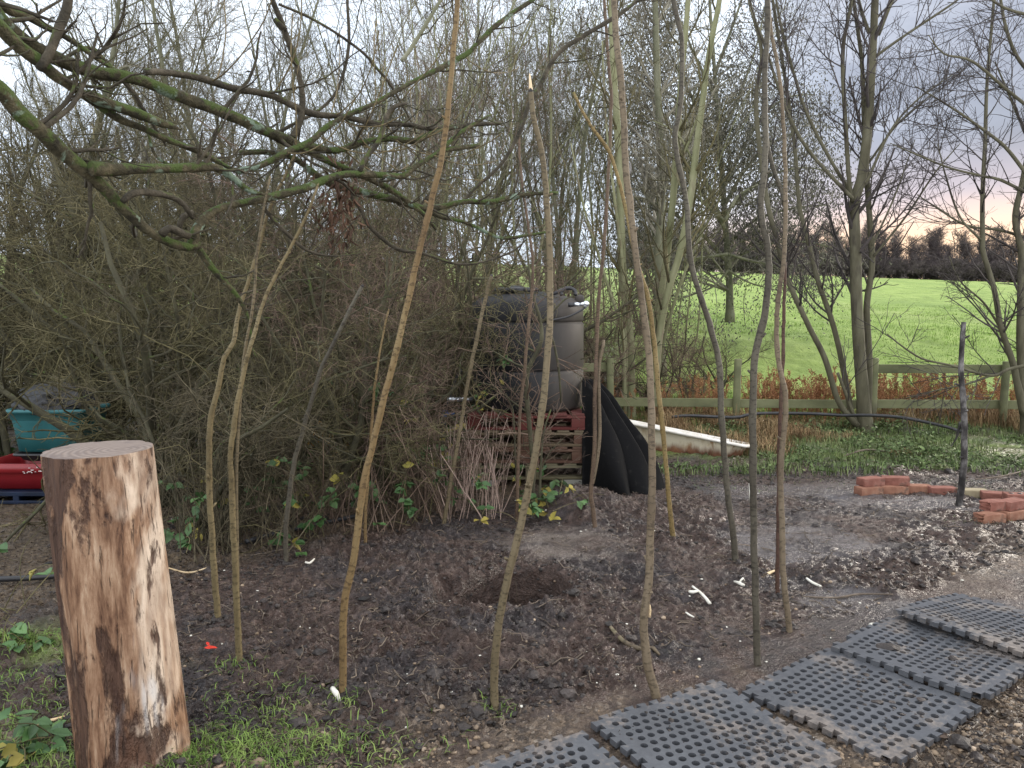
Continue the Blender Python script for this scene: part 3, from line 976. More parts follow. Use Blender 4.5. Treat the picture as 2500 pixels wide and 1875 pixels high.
for k, (wd, dx, m1, m2, lab, rz) in enumerate(PAL):
    z0 = PZ + k * PH + .002
    root = thing('pallet', lab, 'pallet', (pcx + dx, pcy, z0), 'wooden pallets stacked under the tank')
    Mx = Matrix.Translation((pcx + dx, pcy, z0)) @ Matrix.Rotation(rz, 4, 'Z')
    rng = np.random.default_rng(70 + k)
    hw, hd = wd / 2, .52
    mb = MB()                                       # bottom boards along x at front, middle and back
    for yb in (-hd + .05, 0, hd - .05):
        mb.box((0, yb, .011), (wd, .10, .022), Mx, .003)
    mb.build('bottom_board', M[m1], root, smooth=False)
    mb = MB()
    for xb in (-hw + .06, 0, hw - .06):
        for yb in (-hd + .05, 0, hd - .05):
            mb2 = MB()
            mb2.box((xb, yb, .022 + .039), (.115, .098, .078), Mx, .003)
            mb2.build('block', M[m2], root, smooth=False)
    for yb in (-hd + .05, 0, hd - .05):
        mb.box((0, yb, .100 + .011), (wd, .104, .021), Mx, .003)
    mb.build('bearer', M[m1], root, smooth=False)
    mb = MB()
    nb = 7
    for j in range(nb):
        xb = -hw + .06 + j * (wd - .12) / (nb - 1)
        mb.box((xb, rng.uniform(-.006, .006), .122 + .0095), (.105, 2 * hd + .01, .019), Mx, .003)
    mb.build('deck', M[m1], root, smooth=False)
M['concrete'] = pm('concrete', [(.3, (.22, .21, .18)), (.7, (.36, .35, .31))], 8, 6, bump=.5)
for xo, lab in ((.40, 'grey concrete block under the right corner of the lowest pallet'), (-.40, 'concrete block under the left corner of the lowest pallet behind canes')):
    mb = MB()
    c = np.array([pcx + .03 + xo, pcy - .43, .0])
    mb.box((c[0], c[1], .0), (.22, .16, .112), None, .008, 2)
    mb.box((c[0], c[1] + .85, .0), (.22, .16, .112), None, .008, 2) if False else None
    tag(mb.build('concrete_block', M['concrete'], loc=c, smooth=False), lab, 'concrete block', 'blocks under the pallets')

m, t = material('tank_plastic')
co = t.n('ShaderNodeTexCoord').outputs['Object']
n1 = t.noise(t.mapping(co, (1, 1, .35)), 4.5, 5, .6)
n2 = t.noise(co, 30, 4, .6)
dust = t.sstep(t.math('MULTIPLY_ADD', n2, .15, n1), .44, .66)
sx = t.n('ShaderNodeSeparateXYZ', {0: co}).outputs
side = t.sstep(t.math('MULTIPLY_ADD', n1, .35, sx[0]), .22, .50)      # dusty right flank, painted paler to carry its lit tone
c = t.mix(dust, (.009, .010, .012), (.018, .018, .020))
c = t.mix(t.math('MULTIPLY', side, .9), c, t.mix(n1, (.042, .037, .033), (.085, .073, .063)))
finish(t, c, .55, n2, .1, .003, spec=.32)
M['tank'] = m
M['black_plastic'] = pm('black_plastic', [(.3, (.014, .014, .016)), (.7, (.035, .035, .038))], 8, 3, rough=.42, bump=.1, spec=.5)
M['chrome'] = pm('chrome', [(.3, (.62, .66, .70)), (.7, (.80, .83, .86))], 15, 3, rough=.28, bump=.1, metal=.85, spec=.5)
M['blue_plastic'] = pm('blue_plastic', [(.3, (.015, .05, .16)), (.7, (.03, .10, .28))], 8, 3, rough=.4, bump=.1, spec=.5)
ZB = PZ + 4 * PH + .004
root = thing('water_tank', 'big round dusty black plastic water tank with grooved sides standing on stacked pallets', 'water tank', (TX, TYc, ZB))
H1, H2, H3 = .985 - ZB, 1.405 - ZB, 1.60 - ZB
prof = [(TR - .02, 0.0), (TR, .03), (TR, H1 - .022), (TR - .004, H1 - .014), (TR - .016, H1 - .004), (TR - .016, H1 + .004), (TR - .004, H1 + .014), (TR, H1 + .022),
        (TR - .002, H2 - .02), (TR - .006, H2 - .012), (TR - .017, H2 - .004), (TR - .017, H2 + .004), (TR - .006, H2 + .012), (TR - .002, H2 + .02), (TR - .006, H3 - .10), (TR - .016, H3 - .05), (TR - .04, H3 - .015), (TR - .09, H3 + .012),
        (TR - .2, H3 + .045), (TR - .30, H3 + .062), (.17, H3 + .075)]
mb = MB()
mb.lathe(prof, 96, (TX, TYc, ZB))
mb.build('tank_body', M['tank'], root)
mb = MB()
mb.lathe([(.185, 0), (.19, .012), (.19, .035), (.17, .045), (.06, .05), (.05, .065), (.02, .066)], 48, (TX - .09, TYc - .05, ZB + H3 + .066))
for k in range(16):
    a_ = k * math.pi / 8
    mb.box((TX - .09 + .192 * math.cos(a_), TYc - .05 + .192 * math.sin(a_), ZB + H3 + .09), (.02, .02, .03), None, .003)
mb.build('lid', M['black_plastic'], root)
mb = MB()                                            # lifting lug: a moulded loop on the shoulder
c = P(1388, 716, TYc - .30)
lg = [c + np.array([.062 * math.cos(a_) - .0, .02 * math.sin(a_), .045 * math.sin(a_)]) for a_ in np.linspace(-.4, math.pi + .4, 18)]
mb.tube(lg, .017, 10)
mb.tube([c + np.array([-.15, 0, -.015]), c + np.array([-.09, 0, .012]), c + np.array([-.05, 0, .03])], [.012, .018, .02], 10)
mb.build('lifting_lug', M['black_plastic'], root)
mb = MB()
c = P(1415, 728, TYc - .15)
mb.box((c[0], c[1], c[2] - .01), (.085, .05, .085), None, .028, 3)
mb.build('shoulder_lug', M['tank'], root)
# inlet coupling and hose
Yv = TYc - .40
root = thing('inlet_valve', 'shiny metal coupling with thin black hose on the tank shoulder', 'valve', P(1395, 743, Yv))
a0, a1, a2, a3 = P(1392, 744, Yv), P(1402, 743.5, Yv - .01), P(1415, 743.5, Yv - .02), P(1431, 742, Yv - .03)
mb = MB()
mb.tube([a0 + (a0 - a1) * .4, a0, a1], [.021, .021, .019], 16)
mb.build('collar', M['black_plastic'], root)
mb = MB()
mb.tube([a1, a1 * .5 + a2 * .5, a2], [.016, .019, .016], 16)
mb.tube([a2, a2 * .5 + a3 * .5, a3], [.013, .018, .02], 16)
bm_ = bmesh.new()
bmesh.ops.create_uvsphere(bm_, u_segments=16, v_segments=10, radius=.027)
mb.bm(bm_, Matrix.Translation(Vector(a3)))
bx = a3 + np.array([-.012, -.01, -.03])
mb.tube([a3, bx], [.017, .015], 14)
mb.build('coupling', M['chrome'], root)
mb = MB()
hp = catmull([bx, P(1420, 757, Yv - .05), P(1390, 772, Yv - .09), P(1362, 779, Yv - .12), P(1335, 784, Yv - .13)], None, .02)
mb.tube(hp, .0085, 10)
mb.build('hose', M['black_plastic'], root)
# outlet pipe on the left
Yo = TYc - .25
root = thing('outlet_pipe', 'black outlet pipe with metal coupling and blue tap left of the tank', 'pipe', P(1090, 1050, Yo))
mb = MB()
mb.tube(catmull([P(1128, 903, Yo), P(1117, 918, Yo), P(1105, 945, Yo), P(1095, 978, Yo), P(1088, 1010, Yo), P(1082, 1050, Yo), P(1073, 1090, Yo)], None, .02), .016, 12)
mb.build('pipe_run', M['black_plastic'], root)
mb = MB()
q0, q1 = P(1092, 976, Yo - .02), P(1124, 975, Yo - .02)
mb.tube([q0, q0 * .7 + q1 * .3, q0 * .5 + q1 * .5, q1], [.022, .027, .023, .021], 16)
mb.tube([q1, P(1160, 975, Yo + .05)], [.018, .018], 12)
mb.build('coupling', M['chrome'], root)
mb = MB()
v0 = P(1086, 1016, Yo - .02)
mb.tube([v0 + np.array([0, 0, .05]), v0 + np.array([0, 0, .02]), v0 - np.array([.004, 0, .02]), v0 - np.array([.012, 0, .07])], [.026, .034, .030, .024], 14)
mb.box(tuple(v0 + np.array([.03, -.02, .025])), (.12, .022, .016), None, .004)
mb.build('tap', M['blue_plastic'], root)

# ------------------------------------------------------------------ black rubber sheets leaning on the pallets
def sheet(k, pts_top, pts_bot, Yl, Yr, bul, lab):
    n_, m_ = 26, 22
    top = catmull([(x, y, 0) for x, y in pts_top], None, 8)[:, :2]
    bot = catmull([(x, y, 0) for x, y in pts_bot], None, 8)[:, :2]
    ti = np.linspace(0, 1, n_)
    tp = np.stack([np.interp(ti, np.linspace(0, 1, len(top)), top[:, i]) for i in (0, 1)], 1)
    bt = np.stack([np.interp(ti, np.linspace(0, 1, len(bot)), bot[:, i]) for i in (0, 1)], 1)
    A, B = [], []
    for i in range(n_):
        yr = Yl + (Yr - Yl) * ti[i]
        for j in range(m_):
            s = j / (m_ - 1)
            px = tp[i] * (1 - s) + bt[i] * s
            yd = yr + (1 - s) * .22 - bul * math.sin(math.pi * s) * math.sin(math.pi * min(1, ti[i] * 1.1)) * .09 + .006 * math.sin(ti[i] * 7 + s * 3 + k)
            p_ = P(px[0], px[1], yd)
            A.append(p_)
            B.append(p_ + np.array([.006, .016, .003]))
    mb = MB()
    V = np.array(A + B)
    N_ = n_ * m_
    q = []
    for i in range(n_ - 1):
        for j in range(m_ - 1):
            a_ = i * m_ + j
            q.append((a_, a_ + 1, a_ + m_ + 1, a_ + m_))
            q.append((a_ + N_, a_ + m_ + N_, a_ + m_ + 1 + N_, a_ + 1 + N_))
    for i in range(n_ - 1):
        for j in (0, m_ - 1):
            a_ = i * m_ + j
            q.append((a_, a_ + m_, a_ + m_ + N_, a_ + N_))
    for j in range(m_ - 1):
        for i in (0, n_ - 1):
            a_ = i * m_ + j
            q.append((a_, a_ + 1, a_ + 1 + N_, a_ + N_))
    mb.add(V, quads=q)
    tag(mb.build('rubber_sheet', M['rubber_black'], loc=P(pts_bot[0][0], pts_bot[0][1], Yl)), lab, 'rubber sheet', 'black rubber sheets against the pallets')


sheet(2, [(1424, 926), (1456, 930), (1492, 962), (1530, 1018), (1575, 1075), (1608, 1140), (1632, 1225)], [(1424, 1192), (1470, 1205), (1520, 1214), (1570, 1221), (1600, 1226), (1625, 1228), (1634, 1230)], 6.62, 6.16, .2, 'rearmost black rubber sheet of the leaning pile, longest sloping edge')
sheet(1, [(1422, 924), (1450, 932), (1478, 962), (1508, 1010), (1545, 1068), (1578, 1130), (1604, 1222)], [(1422, 1192), (1465, 1205), (1510, 1213), (1550, 1219), (1580, 1223), (1600, 1226), (1607, 1228)], 6.50, 6.06, .5, 'middle black rubber sheet of the leaning pile, thin pale line along its edge')
sheet(0, [(1421, 928), (1438, 938), (1456, 965), (1482, 1020), (1512, 1082), (1530, 1150), (1540, 1218)], [(1421, 1194), (1450, 1203), (1480, 1210), (1505, 1215), (1525, 1218), (1536, 1220), (1542, 1222)], 6.40, 6.00, .9, 'front black rubber sheet of the leaning pile, bulging towards the mud')

# ------------------------------------------------------------------ old bath
m, t = material('bath_enamel')
co = t.n('ShaderNodeTexCoord').outputs['Object']
n1 = t.noise(co, 7, 6, .65)
n2 = t.noise(t.mapping(co, (1, 1, .2)), 14, 5, .6)
zz = t.n('ShaderNodeSeparateXYZ', {0: co}).outputs[2]
f = t.sstep(t.math('ADD', zz, t.math('MULTIPLY_ADD', n2, -.16, .08)), .32, .22)
c = t.mix(t.sstep(n1, .5, .7), (.62, .56, .43), (.46, .37, .24))
c = t.mix(t.sstep(n2, .54, .66), c, (.30, .17, .075))
c = t.mix(f, c, t.ramp(n1, [(.3, (.085, .035, .022)), (.6, (.22, .10, .055)), (.75, (.34, .18, .09))]))
finish(t, c, .6, n1, .4, .006)
M['bath_shell'] = m
M['bath_rim'] = pm('bath_rim', [(.3, (.62, .57, .48)), (.6, (.80, .77, .71))], 7, 5, rough=.35, bump=.15, spec=.5, patch=((.35, .24, .13), 6, .66, .78))


def rrect(L, Wd, r, n=8):
    out = []
    for cx_, cy_, a0_ in ((L / 2 - r, Wd / 2 - r, 0), (-L / 2 + r, Wd / 2 - r, 90), (-L / 2 + r, -Wd / 2 + r, 180), (L / 2 - r, -Wd / 2 + r, 270)):
        for k in range(n):
            a_ = R(a0_ + 90 * k / (n - 1))
            out.append((cx_ + r * math.cos(a_), cy_ + r * math.sin(a_)))
    return np.array(out)


bR = P(1822, 1087, 7.62)
bL = P(1500, 1020, 8.30)
bL[2] = bR[2] + .165
ax = bR - bL
ax = ax / np.linalg.norm(ax)
Lb = 1.66
sidev = np.cross(ax, np.array([0, 0, 1.]))
sidev /= np.linalg.norm(sidev)                       # towards the camera
upv = np.cross(sidev, ax)
upv = upv if upv[2] > 0 else -upv
_c, _s = math.cos(R(9)), math.sin(R(9))
sidev, upv = sidev * _c + upv * _s, upv * _c - sidev * _s
bc = bR - ax * Lb / 2 + (-sidev) * .33
root = thing('bathtub', 'old rusty cream bathtub sunk at one end in the grass beyond the rubber sheets', 'bathtub', bc - upv * .40)


def loft(mb, rows, flip=False):
    n_ = len(rows[0][0])
    V, Q = [], []
    for o2, z_ in rows:
        for x, y in o2:
            V.append(bc + ax * x - sidev * y + upv * z_)
    for k in range(len(rows) - 1):
        for i in range(n_):
            j = (i + 1) % n_
            q_ = (k * n_ + i, k * n_ + j, (k + 1) * n_ + j, (k + 1) * n_ + i)
            Q.append(q_[::-1] if flip else q_)
    mb.add(V, quads=Q)


mb = MB()
loft(mb, [(rrect(Lb - .08, .62, .16), -.03), (rrect(Lb - .14, .58, .16), -.12), (rrect(Lb - .26, .52, .16), -.26), (rrect(Lb - .40, .46, .15), -.36), (rrect(Lb - .55, .38, .13), -.40), (rrect(Lb - .8, .2, .08), -.41)], True)
mb.build('shell', M['bath_shell'], root)
mb = MB()
loft(mb, [(rrect(Lb - .08, .62, .16), -.034), (rrect(Lb, .70, .06), -.026), (rrect(Lb + .012, .712, .06), -.015), (rrect(Lb, .70, .06), -.002), (rrect(Lb - .06, .65, .10), .004), (rrect(Lb - .13, .57, .16), -.004), (rrect(Lb - .18, .53, .16), -.09), (rrect(Lb - .32, .46, .15), -.30), (rrect(Lb - .6, .36, .12), -.36), (rrect(Lb - .9, .15, .06), -.365)], False)
mb.build('rim', M['bath_rim'], root)

# ------------------------------------------------------------------ bricks
def brick_mat(name, a, b, c):
    return pm(name, [(.3, a), (.52, b), (.75, c)], 14, 6, rough=.9, bump=.6, bscale=60, bdist=.004, patch=((.10, .075, .06), 11, .54, .70), var=.0)


M['brick_red'] = brick_mat('brick_red', (0.156, 0.062, 0.047), (0.248, 0.105, 0.079), (0.331, 0.175, 0.137))
M['brick_orange'] = brick_mat('brick_orange', (0.193, 0.088, 0.058), (0.294, 0.145, 0.095), (0.377, 0.225, 0.158))
M['brick_yellow'] = brick_mat('brick_yellow', (0.248, 0.200, 0.126), (0.340, 0.290, 0.189), (0.423, 0.380, 0.273))
BR = [  # px centre, base row py, level, angle, material, label
    ((2127, 1209), 0, 14, 'brick_orange', 'orange brick at the left end of the brick line, underneath another'),
    ((2131, 1206), 1, 18, 'brick_red', 'red brick at the left end of the brick line, laid on top'),
    ((2188, 1207), 0, -6, 'brick_orange', 'half buried brick second from the left end, under a sloping brick'),
    ((2192, 1204), 1, -22, 'brick_red', 'red brick sloping down to the right on a half buried brick'),
    ((2248, 1205), 0, -3, 'brick_orange', 'orange brick in the middle of the line beside the sloping brick'),
    ((2308, 1210), 0, -4, 'brick_red', 'long red brick just left of the black stake'),
    ((2384, 1216), 0, -6, 'brick_yellow', 'pale yellow brick just right of the black stake'),
    ((2441, 1224), 0, -20, 'brick_red', 'red brick turning towards the camera past the pale yellow brick'),
    ((2500, 1236), 0, -24, 'brick_red', 'red brick at the right end of the line, under the brick with holes'),
    ((2422, 1277), 0, 4, 'brick_orange', 'bright orange broken brick at the near end, on the mud'),
    ((2430, 1268), 1, 6, 'brick_red', 'dark red broken brick with a pale top, on the bright orange one'),
    ((2482, 1270), 0, 24, 'brick_orange', 'mottled orange brick on the mud under a clean red brick'),
    ((2480, 1266), 1, 26, 'brick_red', 'clean red brick with pale top edge beside the broken brick'),
    ((2498, 1250), 1, -10, 'brick_red', 'red brick pierced by round holes at the right edge'),
]
for k, ((px, py), lv, ang, mt, lab) in enumerate(BR):
    g = G(px, py)
    g[2] = float(ground(g[0], g[1], False)) - .004 + lv * .0665
    b = bmesh.new()
    bmesh.ops.create_cube(b, size=1)
    bmesh.ops.scale(b, vec=(.212, .102, .065), verts=b.verts)
    bmesh.ops.subdivide_edges(b, edges=b.edges[:], cuts=5, use_grid_fill=True)
    rng = np.random.default_rng(500 + k)
    for v in b.verts:
        nx_, ny_, nz_ = abs(v.co.x) / .106, abs(v.co.y) / .051, abs(v.co.z) / .0325
        near_edge = sorted((nx_, ny_, nz_))[1]
        v.co *= 1 - (.03 * near_edge ** 8) - rng.uniform(0, .012)
        if k in (9, 10) and v.co.x < -.03:
            v.co.x = max(v.co.x, -.062 + .022 * math.sin(v.co.y * 60 + k) + rng.uniform(-.008, .008))
            v.co.z -= .01 * rng.random()
    mb = MB()
    tilt = R(-3) if k == 3 else 0
    mb.bm(b, Matrix.Translation((g[0], g[1] + .05, g[2] + .033)) @ Matrix.Rotation(R(ang), 4, 'Z') @ Matrix.Rotation(tilt, 4, 'Y'))
    o = tag(mb.build('brick', M[mt], loc=(g[0], g[1] + .05, g[2]), smooth=False), lab, 'brick', 'loose bricks laid in a bent line')
    if k == 13:
        hb = MB()
        for hx in (-.06, 0, .06):
            hb.lathe([(.017, 0), (.017, .002)], 16, (g[0] + hx * math.cos(R(ang)), g[1] + .05 + hx * math.sin(R(ang)), g[2] + .0655))
        hb.build('hole_disc', M['black_plastic'], o, root=o)  # flat black discs laid on top for the dark inside the holes

# ------------------------------------------------------------------ fence
M['fence'] = pm('fence', [(.3, (.085, .09, .048)), (.5, (.165, .172, .09)), (.72, (.25, .255, .15))], 4, 6, stretch=(.3, 1, .5), bump=.4, var=.12, patch=((.12, .11, .075), 3, .6, .75))
fx = [(1170, 9.95), (1489, 9.85), (1797, 9.75), (2130, 9.65), (2448, 9.6), (2775, 9.6)]
pp_ = [P(x, 1020, y) for x, y in fx]
root = thing('wooden_fence', 'weathered green grey post and rail fence along the grass field', 'fence', (pp_[2][0], pp_[2][1], 0))
for k, p_ in enumerate(pp_):
    zt = .875 + [0, .0, .0, .02, -.02, 0][k]
    mb = MB()
    mb.tube([(p_[0], p_[1], -.15), (p_[0], p_[1], .3), (p_[0] + .004 * (-1) ** k, p_[1], zt - .01), (p_[0] + .004 * (-1) ** k, p_[1] + .0, zt)], [.047, .046, .045, .041], 14, .05, k)
    mb.build('post', M['fence'], root)


def rail(i0, i1, z0, z1, e0=0.0, e1=0.0):
    a_, b_ = pp_[i0], pp_[i1]
    d_ = (b_ - a_)
    L_ = np.hypot(d_[0], d_[1])
    an = math.atan2(d_[1], d_[0])
    mb = MB()
    cz = (z0 + z1) / 2
    mb.box((0, 0, 0), (L_ + e0 + e1, .034, abs(z1 - z0)), Matrix.Translation(((a_[0] + b_[0]) / 2, (a_[1] + b_[1]) / 2 + .06, cz)) @ Matrix.Rotation(an, 4, 'Z'), .004)
    mb.build('rail', M['fence'], root, smooth=False)


for i in range(5):
    rail(i, i + 1, .245 + .006 * (i % 2), .355 + .006 * (i % 2), 0, -.004)
rail(0, 1, .70, .81)
rail(3, 4, .70, .81, 0, -.004)
rail(4, 5, .69, .80)
# black water pipe along the fence foot, and pieces of pipe on the mud at left
pts = [(1640, 1018, 9.3), (1684, 1015, 9.3), (1790, 1019, 9.25), (1830, 1012, 9.25), (1874, 1009, 9.25), (1980, 1010, 9.25), (2060, 1014, 9.15), (2131, 1014, 8.95), (2212, 1021, 8.95), (2317, 1044, 8.9), (2360, 1060, 8.8)]
mb = MB()
mb.tube(catmull([P(*q_) for q_ in pts], None, .05), .019, 10)
tag(mb.build('pipe', M['black_plastic'], loc=P(*pts[2])), 'long black water pipe running along the foot of the fence', 'pipe')
g1, g2, g3 = G(-80, 1428), G(70, 1424), G(190, 1412)
mb = MB()
mb.tube(catmull([g1 + [0, 0, .03], g2 + [0, 0, .03], g3 + [0, 0, .03]], None, .05), .016, 10)
tag(mb.build('pipe', M['black_plastic'], loc=g2), 'black pipe lying on dark soil left of the upright log', 'pipe')
g1, g2, g3 = G(600, 1332), G(690, 1309), G(885, 1268)
mb = MB()
mb.tube(catmull([g1 + [0, 0, .025], g2 + [0, 0, .03], g3 + [0, 0, .035]], None, .05), .016, 10)
tag(mb.build('pipe', M['black_plastic'], loc=g2), 'dark grey pipe lying under the brambles behind the short dark pole', 'pipe')

# ------------------------------------------------------------------ plastic tub, sack, red crate and blue crate at the left
YT = 5.95
M['teal'] = pm('teal', [(.3, (.022, .115, .125)), (.7, (.036, .16, .172))], 4, 4, rough=.45, bump=.1, spec=.4)
M['bin_bag'] = pm('bin_bag', [(.3, (.004, .004, .005)), (.7, (.010, .010, .012))], 6, 4, rough=.38, bump=.7, bscale=14, bdist=.03, spec=.5)
m, t = material('red_plastic')
co = t.n('ShaderNodeTexCoord').outputs['Object']
n1 = t.noise(t.mapping(co, (1, 1, 2.5)), 18, 5, .7)
c = t.mix(t.noise(co, 5, 3), (.17, .008, .012), (.28, .018, .022))
finish(t, c, .35, n1, .1, .004, spec=.5)
M['red_plastic'] = m
M['scuff'] = pm('scuff', [(.3, (.55, .45, .44)), (.7, (.75, .68, .66))], 30, 3, bump=0)


def tub(mb, c, L, Wd, H, th=.01, taper=.86, rim=.03, Mx=None):
    rows = [(rrect(L * taper * .9, Wd * taper * .9, .05, 6), .0), (rrect(L * taper, Wd * taper, .06, 6), .02), (rrect(L * .96, Wd * .96, .06, 6), H * .74), (rrect(L * .965, Wd * .965, .06, 6), H * .75), (rrect(L * .985, Wd * .985, .06, 6), H * .76), (rrect(L, Wd, .06, 6), H - rim)]
    rows += [(rrect(L + .035, Wd + .035, .07, 6), H - rim), (rrect(L + .045, Wd + .045, .07, 6), H - rim * .5), (rrect(L + .03, Wd + .03, .07, 6), H), (rrect(L - .01, Wd - .01, .06, 6), H), (rrect(L * .95, Wd * .95, .06, 6), H * .7), (rrect(L * taper, Wd * taper, .05, 6), th)]
    n_ = len(rows[0][0])
    V = np.array([(x, y, z_) for o2, z_ in rows for x, y in o2]) + np.array(c)
    Q = [(k * n_ + i, k * n_ + (i + 1) % n_, (k + 1) * n_ + (i + 1) % n_, (k + 1) * n_ + i) for k in range(len(rows) - 1) for i in range(n_)]
    mb.add(V, quads=Q, ngons=[list(range(n_))[::-1], [(len(rows) - 1) * n_ + i for i in range(n_)]])


xt = (95 - CX) / F * YT
mb = MB()
tub(mb, (xt, YT + .22, .395), .60, .42, .345)
tag(mb.build('plastic_tub', M['teal'], loc=(xt, YT + .22, .395)), 'teal plastic storage tub with rolled rim stacked on the red crate at the left', 'tub')
mb = MB()
b = bmesh.new()
bmesh.ops.create_icosphere(b, subdivisions=5, radius=1)
for v in b.verts:
    x, y, z = v.co
    d_ = 1 + .30 * (float(fbm(x * 1.5 + 3, y * 1.5 + z * 1.7, 1.3, 4, 601)) - .5) + .18 * (float(fbm(x * 4 + z * 2, y * 4 - z * 3, 1.3, 3, 603)) - .5)
    v.co = Vector((x * .32 * d_, y * .23 * d_, max(z, -.35) * .17 * d_))
mb.bm(b, Matrix.Translation((xt - .01, YT + .22, .395 + .345 + .02)))
tag(mb.build('bin_bag', M['bin_bag'], loc=(xt, YT + .22, .70)), 'crumpled black plastic sack filling the teal tub', 'sack')
root = thing('red_crate', 'glossy red plastic crate with scuffed white lettering below the teal tub', 'crate', (xt - .05, YT + .22, .10))
mb = MB()
tub(mb, (xt - .08, YT + .22, .105), .84, .50, .215, rim=.075)
mb.build('crate_body', M['red_plastic'], root)
mb = MB()
rng = np.random.default_rng(77)
yf = YT + .22 - .25 - .0225 - .004
for k in range(26):
    x0 = xt - .17 + rng.uniform(0, .34)
    z0 = .265 + rng.uniform(-.014, .016) + (.022 if rng.random() < .3 else 0)
    mb.box((x0, yf, z0), (rng.uniform(.006, .03), .003, rng.uniform(.003, .008)), None)
tag(mb.build('lettering', M['scuff'], root, smooth=False), kind='stuff')
mb = MB()                                            # black filler added for the dark space under the tub
tub(mb, (xt + .0, YT + .22, .322), .54, .40, .068, rim=.02)
tag(mb.build('gap_filler', M['black_plastic'], loc=(xt, YT + .22, .35)), 'black filler added for the dark gap between the teal tub and the red crate', 'gap_filler')
root = thing('blue_crate', 'dark blue slatted plastic crate on the soil at the left edge', 'crate', (xt, YT + .22, 0))
M['navy'] = pm('navy', [(.3, (.005, .010, .024)), (.7, (.010, .022, .055))], 6, 3, rough=.45, bump=.1)
mb = MB()
for zz_ in (.018, .080):
    mb.box((xt - .08, YT - .05, zz_), (.86, .02, .026), None, .004)
    mb.box((xt - .08, YT + .49, zz_), (.86, .02, .026), None, .004)
for xx_ in np.linspace(-.42, .42, 4):
    mb.box((xt - .08 + xx_, YT - .048, .048), (.05, .021, .096), None, .004)
    mb.box((xt - .08 + xx_, YT + .22, .05), (.02, .52, .09), None, .004)
mb.box((xt - .08, YT + .22, .096), (.86, .56, .012), None, .004)
mb.build('crate_body', M['navy'], root, smooth=False)

# ------------------------------------------------------------------ vegetation
def r1(x, y):
    return (x / 2, y / 2)


def r2(x, y):
    return (700 + x / 2, y / 2)


def r3(x, y):
    return (1394 + x / 2, y / 2)


def r6(x, y):
    return (1600 + .4219 * x, 600 + .4219 * y)


def resamp(pts, rad, K):
    pts = np.asarray(pts, float)
    s = np.concatenate([[0], np.cumsum(np.linalg.norm(np.diff(pts, axis=0), axis=1))])
    si = np.linspace(0, s[-1], K)
    return np.stack([np.interp(si, s, pts[:, i]) for i in range(3)], 1), np.interp(si, s, rad)


def limb3(pts, wd, dep, step=.03):
    """traced limb: pixels, pixel widths, distance as a function of pixel or a number"""
    p3, rr = [], []
    for (x, y), w_ in zip(pts, np.interp(np.linspace(0, 1, len(pts)), np.linspace(0, 1, len(wd)), wd)):
        Yd = dep(x, y) if callable(dep) else dep
        p3.append(P(x, y, Yd))
        rr.append(w_ / 2 / F * Yd)
    return catmull(p3, rr, step)


